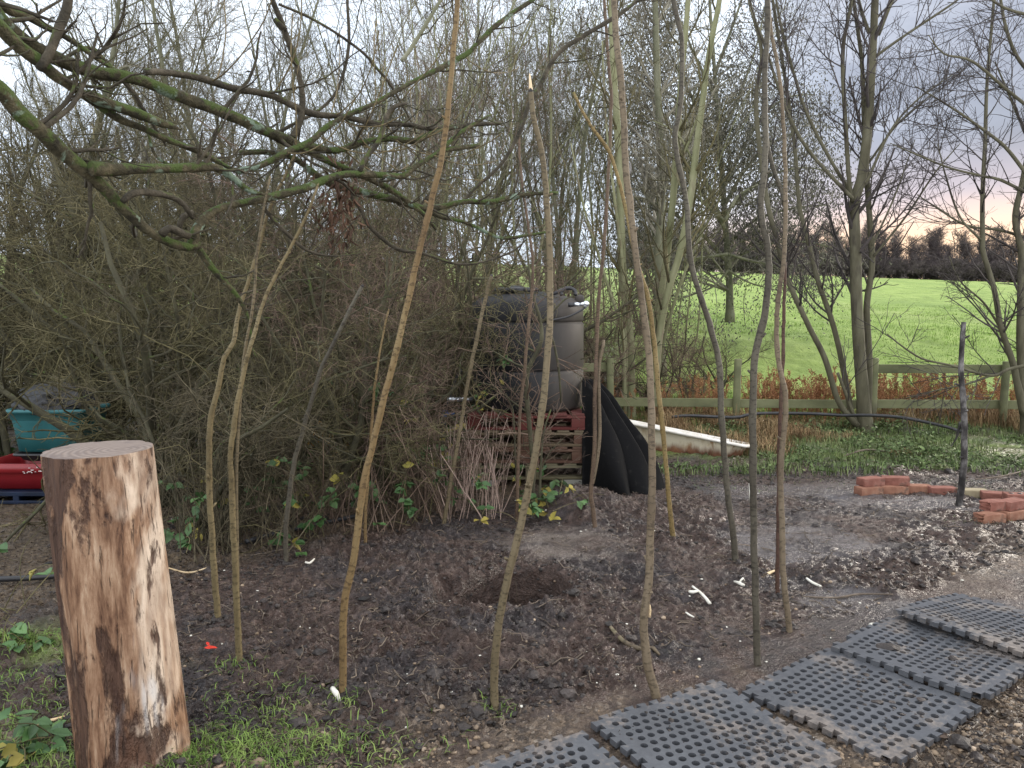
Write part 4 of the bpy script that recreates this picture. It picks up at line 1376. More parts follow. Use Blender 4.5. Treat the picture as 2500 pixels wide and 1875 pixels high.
# ---- the mossy tree whose limbs sweep in from the left
TB = np.array([-3.55, 2.35, 0.0])
root = thing('mossy_tree', 'old tree at the left whose mossy lichened limbs sweep across the upper left', 'tree', TB)
tr_pts = catmull([TB + [0, 0, -.1], TB + [.03, 0, .7], TB + [.08, .03, 1.6], TB + [.12, .05, 2.6], TB + [.05, .1, 3.6], TB + [-.1, .1, 5.2]], [.21, .19, .17, .155, .13, .08], .08)
mb = MB()
mb.tube(tr_pts[0], tr_pts[1], 18, .10, 3, ls=3)
mb.build('trunk', M['bark_mossy'], root)
dep = lambda o: (lambda x, y: 2.62 + max(x, -300) / 1100 * 1.35 + o)
LIMBS = [
    # name, points, widths (source px), depth offset, material
    ('limb', [(-560, 120), (-260, 130), (-110, 150), r1(0, 440), r1(100, 560), r1(200, 645), r1(300, 740), r1(400, 820), r1(470, 880), r1(520, 925), r1(570, 985), r1(640, 1055), r1(720, 1130), r1(820, 1180), r1(920, 1205), r1(975, 1195)], [70, 56, 46, 40, 38, 36, 34, 34, 30, 26, 25, 23, 22, 21, 20], 0, 'bark_mossy'),
    ('limb', [r1(440, 830), r1(560, 832), r1(700, 822), r1(850, 815), r1(1000, 808), r1(1075, 822), r1(1150, 880), r1(1215, 928), r1(1312, 955)], [36, 30, 26, 24, 23, 22, 18, 14, 5], -.05, 'bark_mossy'),
    ('limb', [r1(950, 1205), r1(960, 1150), r1(985, 1085), r1(1050, 1022), r1(1150, 990), r1(1280, 970), r1(1400, 940), r1(1500, 912), r1(1600, 872), r1(1700, 848), r1(1850, 850), r1(1970, 852), r2(640, 800), r2(740, 742), r2(800, 690), r2(860, 640), r2(925, 600), r2(1000, 560)], [24, 23, 20, 19, 19, 18, 17, 15, 14, 13, 12, 10, 8, 5], 0, 'bark_mossy'),
    ('broken_branch', [r2(735, 745), r2(800, 728), r2(900, 716), r2(942, 710)], [9, 11, 10, 10], .0, 'bark_mossy'),
    ('limb', [r1(965, 1195), r1(1012, 1262), r1(1080, 1350), r1(1150, 1430), r1(1195, 1510), r1(1220, 1600), r1(1225, 1690), r1(1260, 1760)], [16, 15, 13, 11, 9, 8, 6, 4], .05, 'bark_mossy'),
    ('branch', [r1(600, 985), r1(640, 952), r1(690, 940), r1(760, 946), r1(840, 966), r1(900, 1005), r1(945, 1072)], [15, 16, 16, 15, 13, 10], -.04, 'bark_bare'),
    ('broken_branch', [r1(945, 1040), r1(900, 1055), r1(880, 1090), r1(876, 1120)], [15, 14, 13, 11], .06, 'bark_bare'),
    ('broken_branch', [r1(790, 1150), r1(830, 1120), r1(880, 1138), r1(930, 1158)], [22, 20, 18, 15], -.05, 'bark_bare'),
    ('limb', [(-560, -60), (-260, -70), (-100, -10), r1(0, 140), r1(100, 235), r1(200, 312), r1(280, 382), r1(380, 442), r1(480, 512), r1(600, 590), r1(700, 630), r1(800, 678), r1(900, 716), r1(1000, 755), r1(1080, 800), r1(1150, 840)], [64, 48, 38, 34, 32, 30, 28, 22, 18, 17, 16, 15, 15, 13, 9], .10, 'bark_mossy'),
    ('broken_branch', [r1(420, 460), r1(480, 490), r1(560, 520), r1(680, 562), r1(780, 602), r1(830, 615), r1(880, 632)], [20, 24, 24, 24, 23, 16, 4], .07, 'bark_mossy'),
    ('limb', [(-560, -200), (-240, -160), (-90, -60), r1(0, 90), r1(60, 150), r1(150, 228), r1(260, 282), r1(380, 328), r1(500, 360), r1(640, 387), r1(780, 430), r1(920, 490), r1(1040, 528), r1(1180, 585), r1(1300, 638), r1(1420, 682), r1(1500, 722), r1(1600, 775), r1(1700, 822), r1(1800, 872), r1(1900, 930), r1(2000, 1000), r1(2080, 1060), r1(2130, 1122)], [66, 46, 36, 32, 32, 31, 30, 28, 28, 27, 26, 25, 24, 20, 18, 17, 15, 14, 12, 9], .22, 'bark_mossy'),
    ('limb', [(-120, -40), r1(-60, -20), r1(0, 22), r1(60, 62), r1(130, 82), r1(220, 132), r1(320, 180), r1(400, 232), r1(480, 290), r1(565, 345)], [24, 20, 18, 15, 12, 8], .34, 'bark_mossy'),
    ('dead_branch', [r1(195, 330), r1(240, 262), r1(285, 150), r1(318, 60), r1(335, -40), r1(360, -200)], [24, 23, 22, 21, 19, 14], .08, 'bark_bare'),
    ('branch', [r1(700, 352), r1(850, 360), r1(1000, 384), r1(1150, 430), r1(1280, 455), r1(1350, 470), r1(1450, 520), r1(1550, 555), r1(1680, 568), r2(450, 600), r2(600, 606), r2(690, 625), r2(800, 620), r2(920, 608), r2(1042, 602)], [15, 17, 17, 16, 15, 14, 13, 12, 11, 10, 9], .24, 'bark_bare'),
    ('branch', [r1(1432, 680), r1(1462, 610), r1(1475, 540), r1(1472, 440), r1(1440, 290), r1(1400, 180), r1(1368, 90), r1(1330, 0), r1(1290, -120)], [18, 15, 14, 14, 15, 14, 9], .24, 'bark_bare'),
    ('broken_branch', [r1(1395, 150), r1(1365, 118), r1(1340, 90)], [12, 10, 7], .24, 'bark_bare'),
    ('branch', [r1(1480, 710), r1(1560, 722), r1(1640, 732), r1(1780, 692), r1(1900, 682), r1(2030, 690), r2(700, 655), r2(780, 635), r2(850, 618)], [19, 18, 17, 15, 15, 14, 12, 9, 6], .22, 'bark_mossy'),
    ('branch', [r1(1150, 838), r1(1280, 800), r1(1400, 742), r1(1520, 690), r1(1600, 620), r1(1700, 560), r1(1830, 502), r1(1900, 462), r1(2030, 390), r2(860, 272), r2(920, 220), r2(1000, 142), r2(1100, 60), r2(1190, 0), r2(1300, -90)], [14, 15, 15, 15, 12, 11, 11, 12, 12, 12, 11, 9], .12, 'bark_mossy'),
    ('limb', [r1(1170, 750), r1(1300, 745), r1(1430, 772), r1(1520, 832), r1(1620, 890), r1(1760, 936), r1(1900, 972), r1(2060, 1018), r2(760, 1008), r2(860, 986), r2(1000, 985), r2(1150, 946), r2(1325, 940)], [12, 14, 15, 16, 17, 17, 16, 15, 14, 12, 8], .34, 'bark_mossy'),
    ('branch', [r1(1700, 940), r1(1760, 1022), r1(1800, 1102), r1(1870, 1170), r1(1950, 1220), r1(2040, 1230), r2(680, 1242), r2(830, 1290), r2(960, 1280), r2(1100, 1230), r2(1172, 1170)], [12, 11, 10, 9, 8, 7, 6, 5, 3], .34, 'bark_bare'),
    ('branch', [r2(690, 1030), r2(760, 1060), r2(850, 1080), r2(930, 1112), r2(1040, 1162), r2(1155, 1152), r2(1278, 1133)], [10, 9, 9, 9, 8, 5], .34, 'bark_mossy'),
    ('branch', [r1(1760, 840), r1(1790, 772), r1(1850, 690), r1(1880, 585), r1(1920, 522), r1(1985, 505)], [13, 12, 12, 12, 10, 7], .0, 'bark_bare'),
    ('branch', [r1(1280, 1010), r1(1340, 1082), r1(1420, 1160), r1(1500, 1222), r1(1620, 1250), r1(1760, 1235)], [10, 9, 8, 6, 4, 2], .1, 'bark_bare'),
    ('branch', [r2(860, 985), r2(930, 910), r2(1000, 850), r2(1070, 770), r2(1140, 640), r2(1180, 520), r2(1230, 432), r2(1290, 310), r2(1370, 222), r2(1580, 95), r2(1670, 35), r2(1800, -60)], [8, 9, 9, 10, 10, 10, 11, 11, 10, 9, 7], .5, 'bark_bare'),
    ('branch', [r1(1360, 20), r1(1500, 80), r1(1640, 160), r1(1780, 262), r1(1830, 322), r1(1900, 402), r1(1990, 560), r1(2032, 655)], [7, 7, 7, 7, 7, 6, 5, 4], .3, 'bark_bare'),
    ('branch', [r1(1350, 650), r1(1460, 590), r1(1560, 535), r1(1650, 430), r1(1700, 230), r1(1695, 0), r1(1700, -150)], [10, 9, 8, 8, 7, 6], .4, 'bark_bare'),
    ('branch', [r1(300, 290), r1(430, 230), r1(520, 300), r1(620, 420), r1(700, 560), r1(760, 760), r1(900, 830)], [9, 9, 8, 7, 6, 5], .5, 'bark_mossy'),
    ('branch', [r2(560, 300), r2(600, 250), r2(700, 90), r2(790, -60)], [9, 10, 9, 8], .6, 'bark_far'),
]
pars, prad = [], []
for k, (nm, pts, wd, off, mt) in enumerate(LIMBS):
    c, r = limb3(pts, wd, dep(off), .022)
    rng = np.random.default_rng(900 + k)
    s = np.arange(len(c)) * .022
    r = r * (1 + .20 * (fbm(s, s * 0 + k, 5.0, 3, 900 + k) - .5) * 2)
    c = c + np.stack([fbm(s, s * 0 + 3.1 * k + j, 2.6, 3, 950 + j) - .5 for j in range(3)], 1) * np.minimum(r, .02)[:, None] * 1.6
    mb = MB()
    mb.tube(c, r, 14, .16, k, ls=22)
    mb.build(nm, M[mt], root)
    a_, b_ = resamp(c, r, 24)
    if nm in ('limb', 'branch'):
        pars.append(a_)
        prad.append(b_)
PP, PR = np.array(pars), np.array(prad)
rng = np.random.default_rng(11)
t1 = spawn(rng, PP, PR, 130, (.25, 1), (.18, .65), (30, 75), 8, .10, .16, .40, .003, .4)
t2 = spawn(rng, t1[0], t1[1], 300, (.15, 1), (.08, .3), (25, 60), 6, .05, .18, .6, .0017, .5)
t3 = spawn(rng, t1[0], t1[1], 260, (.1, 1), (.02, .06), (40, 90), 3, 0, .2, .6, .0015, .7)
mb = MB()
mb.tubes(*t1, 6)
mb.tubes(*t2, 4)
mb.tubes(*t3, 3)
tag(mb.build('twigs', M['bark_bare'], root), kind='stuff')
t1 = spawn(rng, PP[[8, 10, 11]], PR[[8, 10, 11]], 26, (.1, .7), (.35, .75), (50, 85), 12, .10, .05, .25, .0035, .5, 0)   # pale up-curving shoots
t2 = spawn(rng, t1[0], t1[1], 40, (.4, 1), (.08, .25), (25, 50), 6, .10, .08, .7, .002, .6)
mb = MB()
mb.tubes(*t1, 6)
mb.tubes(*t2, 5)
tag(mb.build('pale_shoots', M['pole_tan'], root), kind='stuff')
# withered brown leaves hanging in one clump
rng = np.random.default_rng(12)
cc = P(825, 480, dep(.2)(825, 480))
mb = MB()
n = 170
C = cc + rng.normal(size=(n, 3)) * [.055, .05, .11] - [0, 0, .05]
mb.leaves(C, rng.normal(size=(n, 3)) * [.5, .5, .4] - [0, 0, .9], rng.normal(size=(n, 3)), rng.uniform(.03, .07, n), rng.uniform(.008, .018, n), .5)
M['dead_leaf'] = pm('dead_leaf', [(.3, (.06, .032, .020)), (.7, (.13, .075, .048))], 10, 3, bump=0, var=.4)
tag(mb.build('withered_leaves', M['dead_leaf'], root), kind='stuff')


# ---- generators of bushes and trees
def hawthorn(seed, H, spread=1.0, nt=(42, 320, 2000, 4000), stems=5):
    rng = np.random.default_rng(seed)
    K = 9
    st = np.zeros((stems, K, 3))
    st[:, 0, :2] = rng.normal(size=(stems, 2)) * .10 * spread
    d = np.stack([rng.normal(size=stems) * .35 * spread, rng.normal(size=stems) * .35 * spread, np.ones(stems)], 1)
    L = rng.uniform(.7, 1.0, stems) * H
    for k in range(1, K):
        d = d + rng.normal(size=(stems, 3)) * .20
        d[:, 2] = np.maximum(d[:, 2], .35)
        d /= np.linalg.norm(d, axis=1, keepdims=True)
        st[:, k] = st[:, k - 1] + d * (L / (K - 1))[:, None]
    sr = rng.uniform(.022, .042, stems)[:, None] * np.linspace(1, .30, K)[None] * (H / 2.8)
    a = spawn(rng, st, sr, nt[0], (.10, 1), (.30 * H, .55 * H), (35, 85), 8, .02, .22, .5, .005, .35, .4)
    b = spawn(rng, a[0], a[1], nt[1], (.08, 1), (.25, .75), (30, 80), 6, .0, .26, .6, .0028, .45, .4)
    c = spawn(rng, b[0], b[1], nt[2], (.05, 1), (.10, .36), (35, 85), 5, .0, .30, .65, .0017, .55, .4)
    e = spawn(rng, c[0], c[1], nt[3], (.05, 1), (.03, .13), (45, 90), 3, .0, .25, .7, .0011, .6, .3)
    for x in (a, b, c, e):
        np.maximum(x[0][..., 2], .03, out=x[0][..., 2])
    return [(st, sr, 8), (a[0], a[1], 6)], [(b[0], b[1], 4), (c[0], c[1], 3), (e[0], e[1], 3)]


def bare_tree(seed, H, nt=(30, 260, 1700, 2800), trunks=1, r0=.10, spread=.10, upb=.10, ang=(25, 55), first=.18):
    rng = np.random.default_rng(seed)
    K = 12
    st = np.zeros((trunks, K, 3))
    st[:, 0, :2] = rng.normal(size=(trunks, 2)) * .12 * (trunks > 1)
    d = np.stack([rng.normal(size=trunks) * spread, rng.normal(size=trunks) * spread, np.ones(trunks)], 1)
    L = rng.uniform(.85, 1.0, trunks) * H
    for k in range(1, K):
        d = d + rng.normal(size=(trunks, 3)) * .06
        d /= np.linalg.norm(d, axis=1, keepdims=True)
        st[:, k] = st[:, k - 1] + d * (L / (K - 1))[:, None]
    sr = (r0 * rng.uniform(.7, 1.1, trunks))[:, None] * np.linspace(1, .16, K)[None]
    a = spawn(rng, st, sr, nt[0], (first, .97), (.22 * H, .40 * H), ang, 8, upb, .09, .42, .008, .3, .55)
    b = spawn(rng, a[0], a[1], nt[1], (.12, 1), (.08 * H, .19 * H), (25, 60), 6, upb * .6, .14, .5, .0042, .4, .4)
    c = spawn(rng, b[0], b[1], nt[2], (.1, 1), (.03 * H, .08 * H), (25, 65), 5, .03, .18, .6, .0028, .5, .3)
    e = spawn(rng, c[0], c[1], nt[3], (.1, 1), (.012 * H, .035 * H), (30, 70), 3, .0, .2, .7, .0019, .6, .2)
    return [(st, sr, 9), (a[0], a[1], 6)], [(b[0], b[1], 4), (c[0], c[1], 3), (e[0], e[1], 3)]


def plant(name, label, cat, group, loc, wood, fine, m1, m2, rz=0.0, s=1.0, extra=None):
    root = thing(name, label, cat, (0, 0, 0), group)
    mb = MB()
    for p_, r_, n_ in wood:
        mb.tubes(p_, r_, n_)
    mb.build('trunk', M[m1], root)
    mb = MB()
    for p_, r_, n_ in fine:
        mb.tubes(p_, r_, n_)
    mb.build('crown', M[m2], root)
    if extra:
        extra(root)
    return place(root, loc, rz, s)


def place(root, loc, rz=0.0, s=1.0, sz=None):
    z = float(ground(loc[0], loc[1], False))
    root.location = (loc[0], loc[1], z - .03)
    root.rotation_euler = (0, 0, rz)
    root.scale = (s, s, sz or s)
    return root


def copy_thing(root, label, loc, rz, s=1.0, sz=None, mats=None):
    r = root.copy()
    COL.objects.link(r)
    r['label'] = label
    for ch in root.children:
        c = ch.copy()
        COL.objects.link(c)
        c.parent = r
        if mats and ch.name.split('.')[0] in mats:
            c.material_slots[0].link = 'OBJECT'
            c.material_slots[0].material = M[mats[ch.name.split('.')[0]]]
    return place(r, loc, rz, s, sz)


# ---- thicket at the left: hawthorn bushes of five shapes
HG = 'bare hawthorn bushes of the thicket'
HL = 'leafless twiggy hawthorn bush tangled into the dark thicket left of the tank'
protos = []
for k in range(5):
    wd_, fn_ = hawthorn(2000 + k, 2.5 + .12 * k)
    protos.append((wd_, fn_))
HAW = [  # x, y, scale, shape, twig material
    (-2.15, 5.05, .80, 0, 'twig_dark'), (-1.55, 5.75, .85, 1, 'twig_olive'), (-1.05, 6.05, .75, 2, 'twig_red'), (-1.30, 6.55, .85, 3, 'twig_red'), (-2.7, 6.0, 1.0, 4, 'twig_olive'),
    (-1.9, 6.7, 1.05, 0, 'twig_dark'), (-1.1, 7.2, 1.05, 1, 'twig_olive'), (-3.3, 7.2, 1.15, 2, 'twig_olive'), (-2.4, 7.8, 1.2, 3, 'twig_dark'), (-1.4, 8.3, 1.2, 4, 'twig_red'), (-.60, 8.4, .85, 0, 'twig_red'),
    (-4.4, 7.6, 1.2, 1, 'twig_olive'), (-5.4, 8.0, 1.25, 3, 'twig_dark'), (-3.9, 8.8, 1.3, 0, 'twig_olive'), (-2.9, 9.2, 1.35, 2, 'twig_olive'), (-1.7, 9.8, 1.3, 1, 'twig_dark'), (-.5, 9.9, 1.1, 4, 'twig_red'), (-5.1, 9.8, 1.45, 4, 'twig_dark'), (-6.6, 9.4, 1.5, 2, 'twig_olive'),
    (-4.0, 10.6, 1.5, 3, 'twig_olive'), (-2.6, 11.2, 1.45, 0, 'twig_dark'), (-1.2, 11.6, 1.35, 1, 'twig_olive'), (.2, 11.4, 1.0, 2, 'twig_red'), (-6.2, 11.4, 1.6, 0, 'twig_dark'), (-7.8, 11.2, 1.7, 1, 'twig_olive'), (-5.0, 12.6, 1.7, 2, 'twig_olive'), (-3.4, 13.0, 1.6, 4, 'twig_dark'), (-8.2, 13.4, 1.9, 3, 'twig_dark'),
]
made = {}
rng = np.random.default_rng(31)
for (x, y, s_, sh, tm) in HAW:
    rz = rng.uniform(0, 6.28)
    if sh not in made:
        o = plant('hawthorn_bush', HL, 'bush', HG, (x, y), protos[sh][0], protos[sh][1], 'bark_hedge', tm, rz, s_)
        made[sh] = o
    else:
        copy_thing(made[sh], HL, (x, y), rz, s_, s_ * rng.uniform(.9, 1.1), {'crown': tm})
    
# right of the tank: brown bushes behind the fence
BG = 'brown bushes behind the tank'
BL = 'bare brown twiggy bush behind the tank near the fence'
for (x, y, s_, sh, tm) in [(1.30, 10.6, .72, 2, 'twig_red'), (1.95, 11.0, .60, 3, 'twig_red'), (.75, 11.2, .85, 0, 'twig_red'), (2.9, 12.2, .62, 1, 'twig_red'), (3.5, 12.6, .50, 4, 'twig_olive'), (1.6, 13.2, .9, 1, 'twig_olive'), (.6, 13.5, 1.0, 3, 'twig_olive')]:
    o = copy_thing(made[sh], BL, (x, y), rng.uniform(0, 6.28), s_, None, {'crown': tm})
    o['group'] = BG

# ---- bare trees behind the thicket
TG = 'bare trees behind the thicket'
TL = 'tall bare tree with fine upright twigs behind the thicket against the sky'
tp = [bare_tree(3000, 7.5, trunks=2, r0=.075), bare_tree(3001, 8.5, trunks=1, r0=.10), bare_tree(3002, 7.0, trunks=4, r0=.05, spread=.16, nt=(34, 270, 1800, 2800)), bare_tree(3003, 8.0, trunks=3, r0=.06, spread=.12)]
tmade = {}
TREES = []
for k in range(14):
    px = rng.uniform(-300, 1640)
    Y = rng.uniform(11.5, 27) if px > 250 else rng.uniform(12, 24)
    if 1150 < px < 1500:
        Y = rng.uniform(15, 28)
    TREES.append((px, Y))
TREES += [(905, 14), (640, 13.5), (480, 13), (1180, 20), (1560, 21), (1620, 24), (330, 13), (160, 12.5), (780, 14.5)]
for k, (px, Y) in enumerate(TREES):
    x = (px - CX) / F * Y
    sh = k % 4
    s_ = rng.uniform(.8, 1.12)
    mt = {'crown': ['twig_grey', 'twig_red', 'twig_grey', 'twig_olive'][rng.integers(0, 4)]}
    if sh not in tmade:
        tmade[sh] = plant('bare_tree', TL, 'tree', TG, (x, Y), tp[sh][0], tp[sh][1], 'bark_far', 'twig_grey', rng.uniform(0, 6.28), s_)
    else:
        copy_thing(tmade[sh], TL, (x, Y), rng.uniform(0, 6.28), s_, None, mt)

# ---- slender pale stems behind the tank
SG = 'slender pale stemmed trees behind the tank'
SL = 'slender bare tree with several pale greenish upright stems behind the tank'
sw, sf = bare_tree(3010, 9.0, nt=(26, 150, 650, 900), trunks=4, r0=.030, spread=.075, ang=(18, 42), first=.25)
first = None
for k, (px, Y) in enumerate([(1010, 12.5), (1085, 13.8), (1150, 12.2), (1195, 16), (1260, 14.0), (1345, 14.6), (1420, 17), (1490, 19), (1120, 18), (930, 15.5), (1660, 17)]):
    loc = ((px - CX) / F * Y, Y)
    mt = ['bark_pale', 'bark_far'][k % 3 == 2]
    if first is None:
        first = plant('pale_stem_tree', SL, 'tree', SG, loc, sw, sf, mt, 'twig_grey', 0.3, .9)
    else:
        copy_thing(first, SL, loc, rng.uniform(0, 6.28), rng.uniform(.75, 1.05), None, {'trunk': mt, 'crown': ['twig_grey', 'twig_olive', 'twig_red'][k % 3]})

# ---- far hedgerow on the crest of the field
def thick(parts, k):
    return [(a_, r_ * k, n_) for a_, r_, n_ in parts]


far = [bare_tree(3020 + k, 7.5, nt=(46, 330, 1300, 900), r0=.10, spread=.08, first=.05, ang=(20, 50)) for k in range(3)]
ffirst = {}
FG = 'bare trees of the far hedgerow'
FL = 'distant bare grey brown tree in the hedgerow on the crest of the green field'
for k in range(110):
    px = 1530 + k * 10.5 + rng.uniform(-5, 5)
    Y = rng.uniform(86, 100)
    loc = ((px - CX) / F * Y, Y)
    s_ = rng.uniform(.62, .92)
    if k < 3:
        ffirst[k] = plant('bare_tree', FL, 'tree', FG, loc, far[k][0], thick(far[k][1], 4.0), 'twig_far', 'twig_far', rng.uniform(0, 6.28), s_)
    else:
        copy_thing(ffirst[k % 3], FL, loc, rng.uniform(0, 6.28), s_)
bfirst = {}
FB = 'low bushes of the far hedgerow'
FBL = 'low dark bush at the foot of the far hedgerow beyond the field'
for k in range(90):
    px = 1520 + k * 13 + rng.uniform(-6, 6)
    Y = rng.uniform(84.5, 89)
    loc = ((px - CX) / F * Y, Y)
    s_ = rng.uniform(.95, 1.35)
    if k < 2:
        w_, f_ = hawthorn(2200 + k, 2.7, nt=(40, 260, 900, 500))
        bfirst[k] = plant('hedge_bush', FBL, 'bush', FB, loc, w_, thick(f_, 5.0), 'twig_far', 'twig_far', rng.uniform(0, 6.28), s_)
    else:
        copy_thing(bfirst[k % 2], FBL, loc, rng.uniform(0, 6.28), s_)


# ---- trees with traced stems
def traced_tree(name, label, cat, stems, mt, twig_mt, nt, seed, up=.12, ln=((.5, 1.5), (.25, .7), (.1, .3)), stub=None, group=None, trange=(.25, 1), ang=(25, 60), rmin=(.005, .003, .0018)):
    f0 = stems[0][0][0]
    Y0 = stems[0][2]
    b = P(f0[0], f0[1], Y0)
    root = thing(name, label, cat, b, group)
    mb = MB()
    pars, prad = [], []
    for k, (pts, wd, Yd) in enumerate(stems):
        c, r = limb3(pts, wd, Yd, .06)
        if k == 0:
            s_ = np.arange(len(c)) * .06
            r = r * (1 + .35 * np.exp(-s_ / .12))
            c[0][2] -= .15
        mb.tube(c, r, 12, .06, seed + k, ls=5)
        a_, b_ = resamp(c, r, 16)
        pars.append(a_)
        prad.append(b_)
    mb.build('trunk', M[mt], root)
    rng = np.random.default_rng(seed)
    a = spawn(rng, np.array(pars), np.array(prad), nt[0], trange, ln[0], ang, 8, up, .08, .40, rmin[0], .35, .35)
    b = spawn(rng, a[0], a[1], nt[1], (.15, 1), ln[1], (25, 60), 6, up * .5, .13, .6, rmin[1], .45, .3)
    c = spawn(rng, b[0], b[1], nt[2], (.1, 1), ln[2], (30, 65), 4, .02, .16, .65, rmin[2], .6, .2)
    mb = MB()
    mb.tubes(*a, 6)
    mb.tubes(*b, 4)
    mb.tubes(*c, 3)
    mb.build('crown', M[twig_mt], root)
    return root, (a, b, c)


T1 = 9.35
root, _ = traced_tree('willow_tree', 'multi stemmed bare tree by the fence with dark main trunk and leaning green side stems', 'tree', [
    ([(2113, 1062), (2106, 960), (2098, 853), (2091, 727), (2089, 625), (2086, 500), r3(1422, 850), r3(1450, 600), r3(1470, 300), r3(1485, 0), (2142, -150), (2150, -330)], [36, 30, 28, 27, 26, 25, 23, 21, 18, 16, 14, 8], T1),
    ([(2118, 1020), (2122, 880), (2116, 750), r3(1470, 1280), r3(1450, 950), r3(1432, 600), r3(1420, 300), r3(1380, 0), (2070, -150)], [18, 16, 15, 14, 13, 11, 9, 8, 6], T1 + .15),
    ([r3(1375, 985), r3(1360, 900), r3(1340, 600), r3(1328, 250), r3(1370, 0), (2090, -160)], [10, 10, 10, 9, 8, 6], T1 - .05),
    ([(2092, 1040), r6(1060, 900), r6(980, 650), r6(880, 450), r6(760, 180), r3(1000, 1150), r3(955, 970), r3(910, 620), r3(905, 450), r3(930, 250), r3(870, 0), (1815, -90)], [17, 14, 14, 13, 13, 12, 12, 11, 10, 9, 8, 6], T1 - .1),
    ([(2082, 1030), r6(1075, 650), r6(1020, 430), r6(940, 200), r6(890, 0), r3(1115, 1000), r3(1090, 700), r3(1040, 350), r3(985, 0), (1870, -120)], [15, 13, 13, 12, 11, 10, 9, 8, 7, 5], T1 + .2),
    ([r3(1375, 970), r3(1180, 760), r3(1080, 600), r3(1010, 420), r3(940, 200), (1830, 20)], [9, 8, 8, 7, 6, 4], T1 - .15),
    ([r3(1370, 950), r3(1250, 750), r3(1150, 550), r3(1100, 400), r3(1020, 100), (1890, -40)], [8, 8, 7, 7, 6, 4], T1 + .05),
    ([r3(1455, 160), r3(1420, 60), r3(1390, -60)], [9, 8, 6], T1), ([r3(1500, 170), r3(1560, 20), r3(1610, -80)], [10, 9, 7], T1 + .1),
    ([r3(1440, 900), r3(1560, 640), r3(1700, 480), r3(1900, 340)], [7, 6, 4, 2], T1 - .2),
    ([r3(1450, 800), r3(1600, 600), r3(1800, 430)], [6, 5, 2], T1 + .2),
    ([r3(1480, 280), r3(1620, 180), r3(1860, 20), r3(1960, -60)], [7, 6, 5, 3], T1),
    ([r6(1165, 1030), r6(1100, 850), r6(1055, 735)], [10, 8, 7], T1 - .1),
    ([r3(1480, 1250), r3(1640, 1050), r3(1780, 840), r3(1900, 700)], [6, 5, 4, 2], T1 + .1),
    ([r3(1470, 1200), r3(1580, 960), r3(1680, 680)], [6, 4, 2], T1 - .1),
], 'bark_willow', 'twig_black', (170, 900, 2600), 41, .10, ((.5, 1.4), (.2, .6), (.08, .25)), trange=(.22, .98), ang=(20, 60))
root, _ = traced_tree('willow_tree', 'bare tree at the right picture edge with dark twigs spreading over the sunset sky', 'tree', [
    ([(2506, 1062), r6(2133, 900), r6(2112, 600), r6(2115, 300), r6(2120, 50), r3(2190, 1180), r3(2170, 1050), r3(2211, 860), (2520, 300), (2530, 100), (2520, -100)], [24, 18, 17, 16, 16, 15, 14, 13, 11, 9, 6], 9.1),
    ([(2500, 1010), r6(2090, 780), r6(2070, 680), r6(2000, 470), r6(1960, 250), r6(1900, 50), r3(2010, 1180), r3(2010, 950), r3(2022, 700), r3(2032, 400), r3(2065, 0), (2430, -100)], [20, 16, 15, 13, 12, 11, 11, 10, 9, 7, 6, 4], 9.0),
    ([r6(2160, 690), r6(2040, 715), r6(1940, 752), r6(1700, 690), r6(1540, 652), r6(1400, 560), r6(1340, 510)], [9, 8, 7, 5, 5, 4, 3], 8.8),
    ([r6(1940, 752), r6(1800, 800), r6(1620, 838), r6(1450, 880)], [6, 5, 3, 2], 8.8),
    ([r3(2260, 900), r3(2140, 740), r3(2050, 660), r3(1850, 520), r3(1680, 420)], [9, 8, 7, 5, 2], 8.6),
    ([r3(2260, 960), r3(2100, 880), r3(2000, 858), r3(1850, 820), r3(1700, 760), r3(1560, 700)], [8, 7, 6, 5, 4, 2], 8.7),
    ([r3(2280, 560), r3(2130, 440), r3(1960, 300), r3(1820, 262), r3(1745, 170)], [8, 7, 6, 4, 2], 8.5),
    ([r3(2280, 1180), r3(2100, 1125), r3(1930, 1100), r3(1780, 1010), r3(1690, 950)], [8, 7, 5, 4, 2], 9.2),
    ([r3(2260, 80), r3(2120, 40), r3(2000, -40)], [8, 6, 4], 8.6), ([r3(2300, 420), r3(2180, 280), r3(2120, 120), r3(2090, -60)], [9, 8, 7, 5], 8.9),
    ([r3(2010, 1180), r3(1900, 1060), r3(1830, 860), r3(1790, 700)], [6, 5, 4, 2], 9.0),
    ([r3(2250, 720), r3(2180, 560), r3(2070, 300)], [7, 6, 3], 9.3),
    ([r6(2000, 480), r6(1900, 330), r6(1760, 200), r6(1700, 60)], [6, 5, 3, 2], 9.1),
    ([(2620, 950), (2640, 700), (2620, 400), (2600, 100), (2560, -100)], [22, 18, 14, 11, 8], 9.6),
], 'bark_willow', 'twig_black', (200, 900, 2600), 43, .03, ((.4, 1.1), (.15, .5), (.06, .2)), trange=(.15, 1), ang=(25, 65))

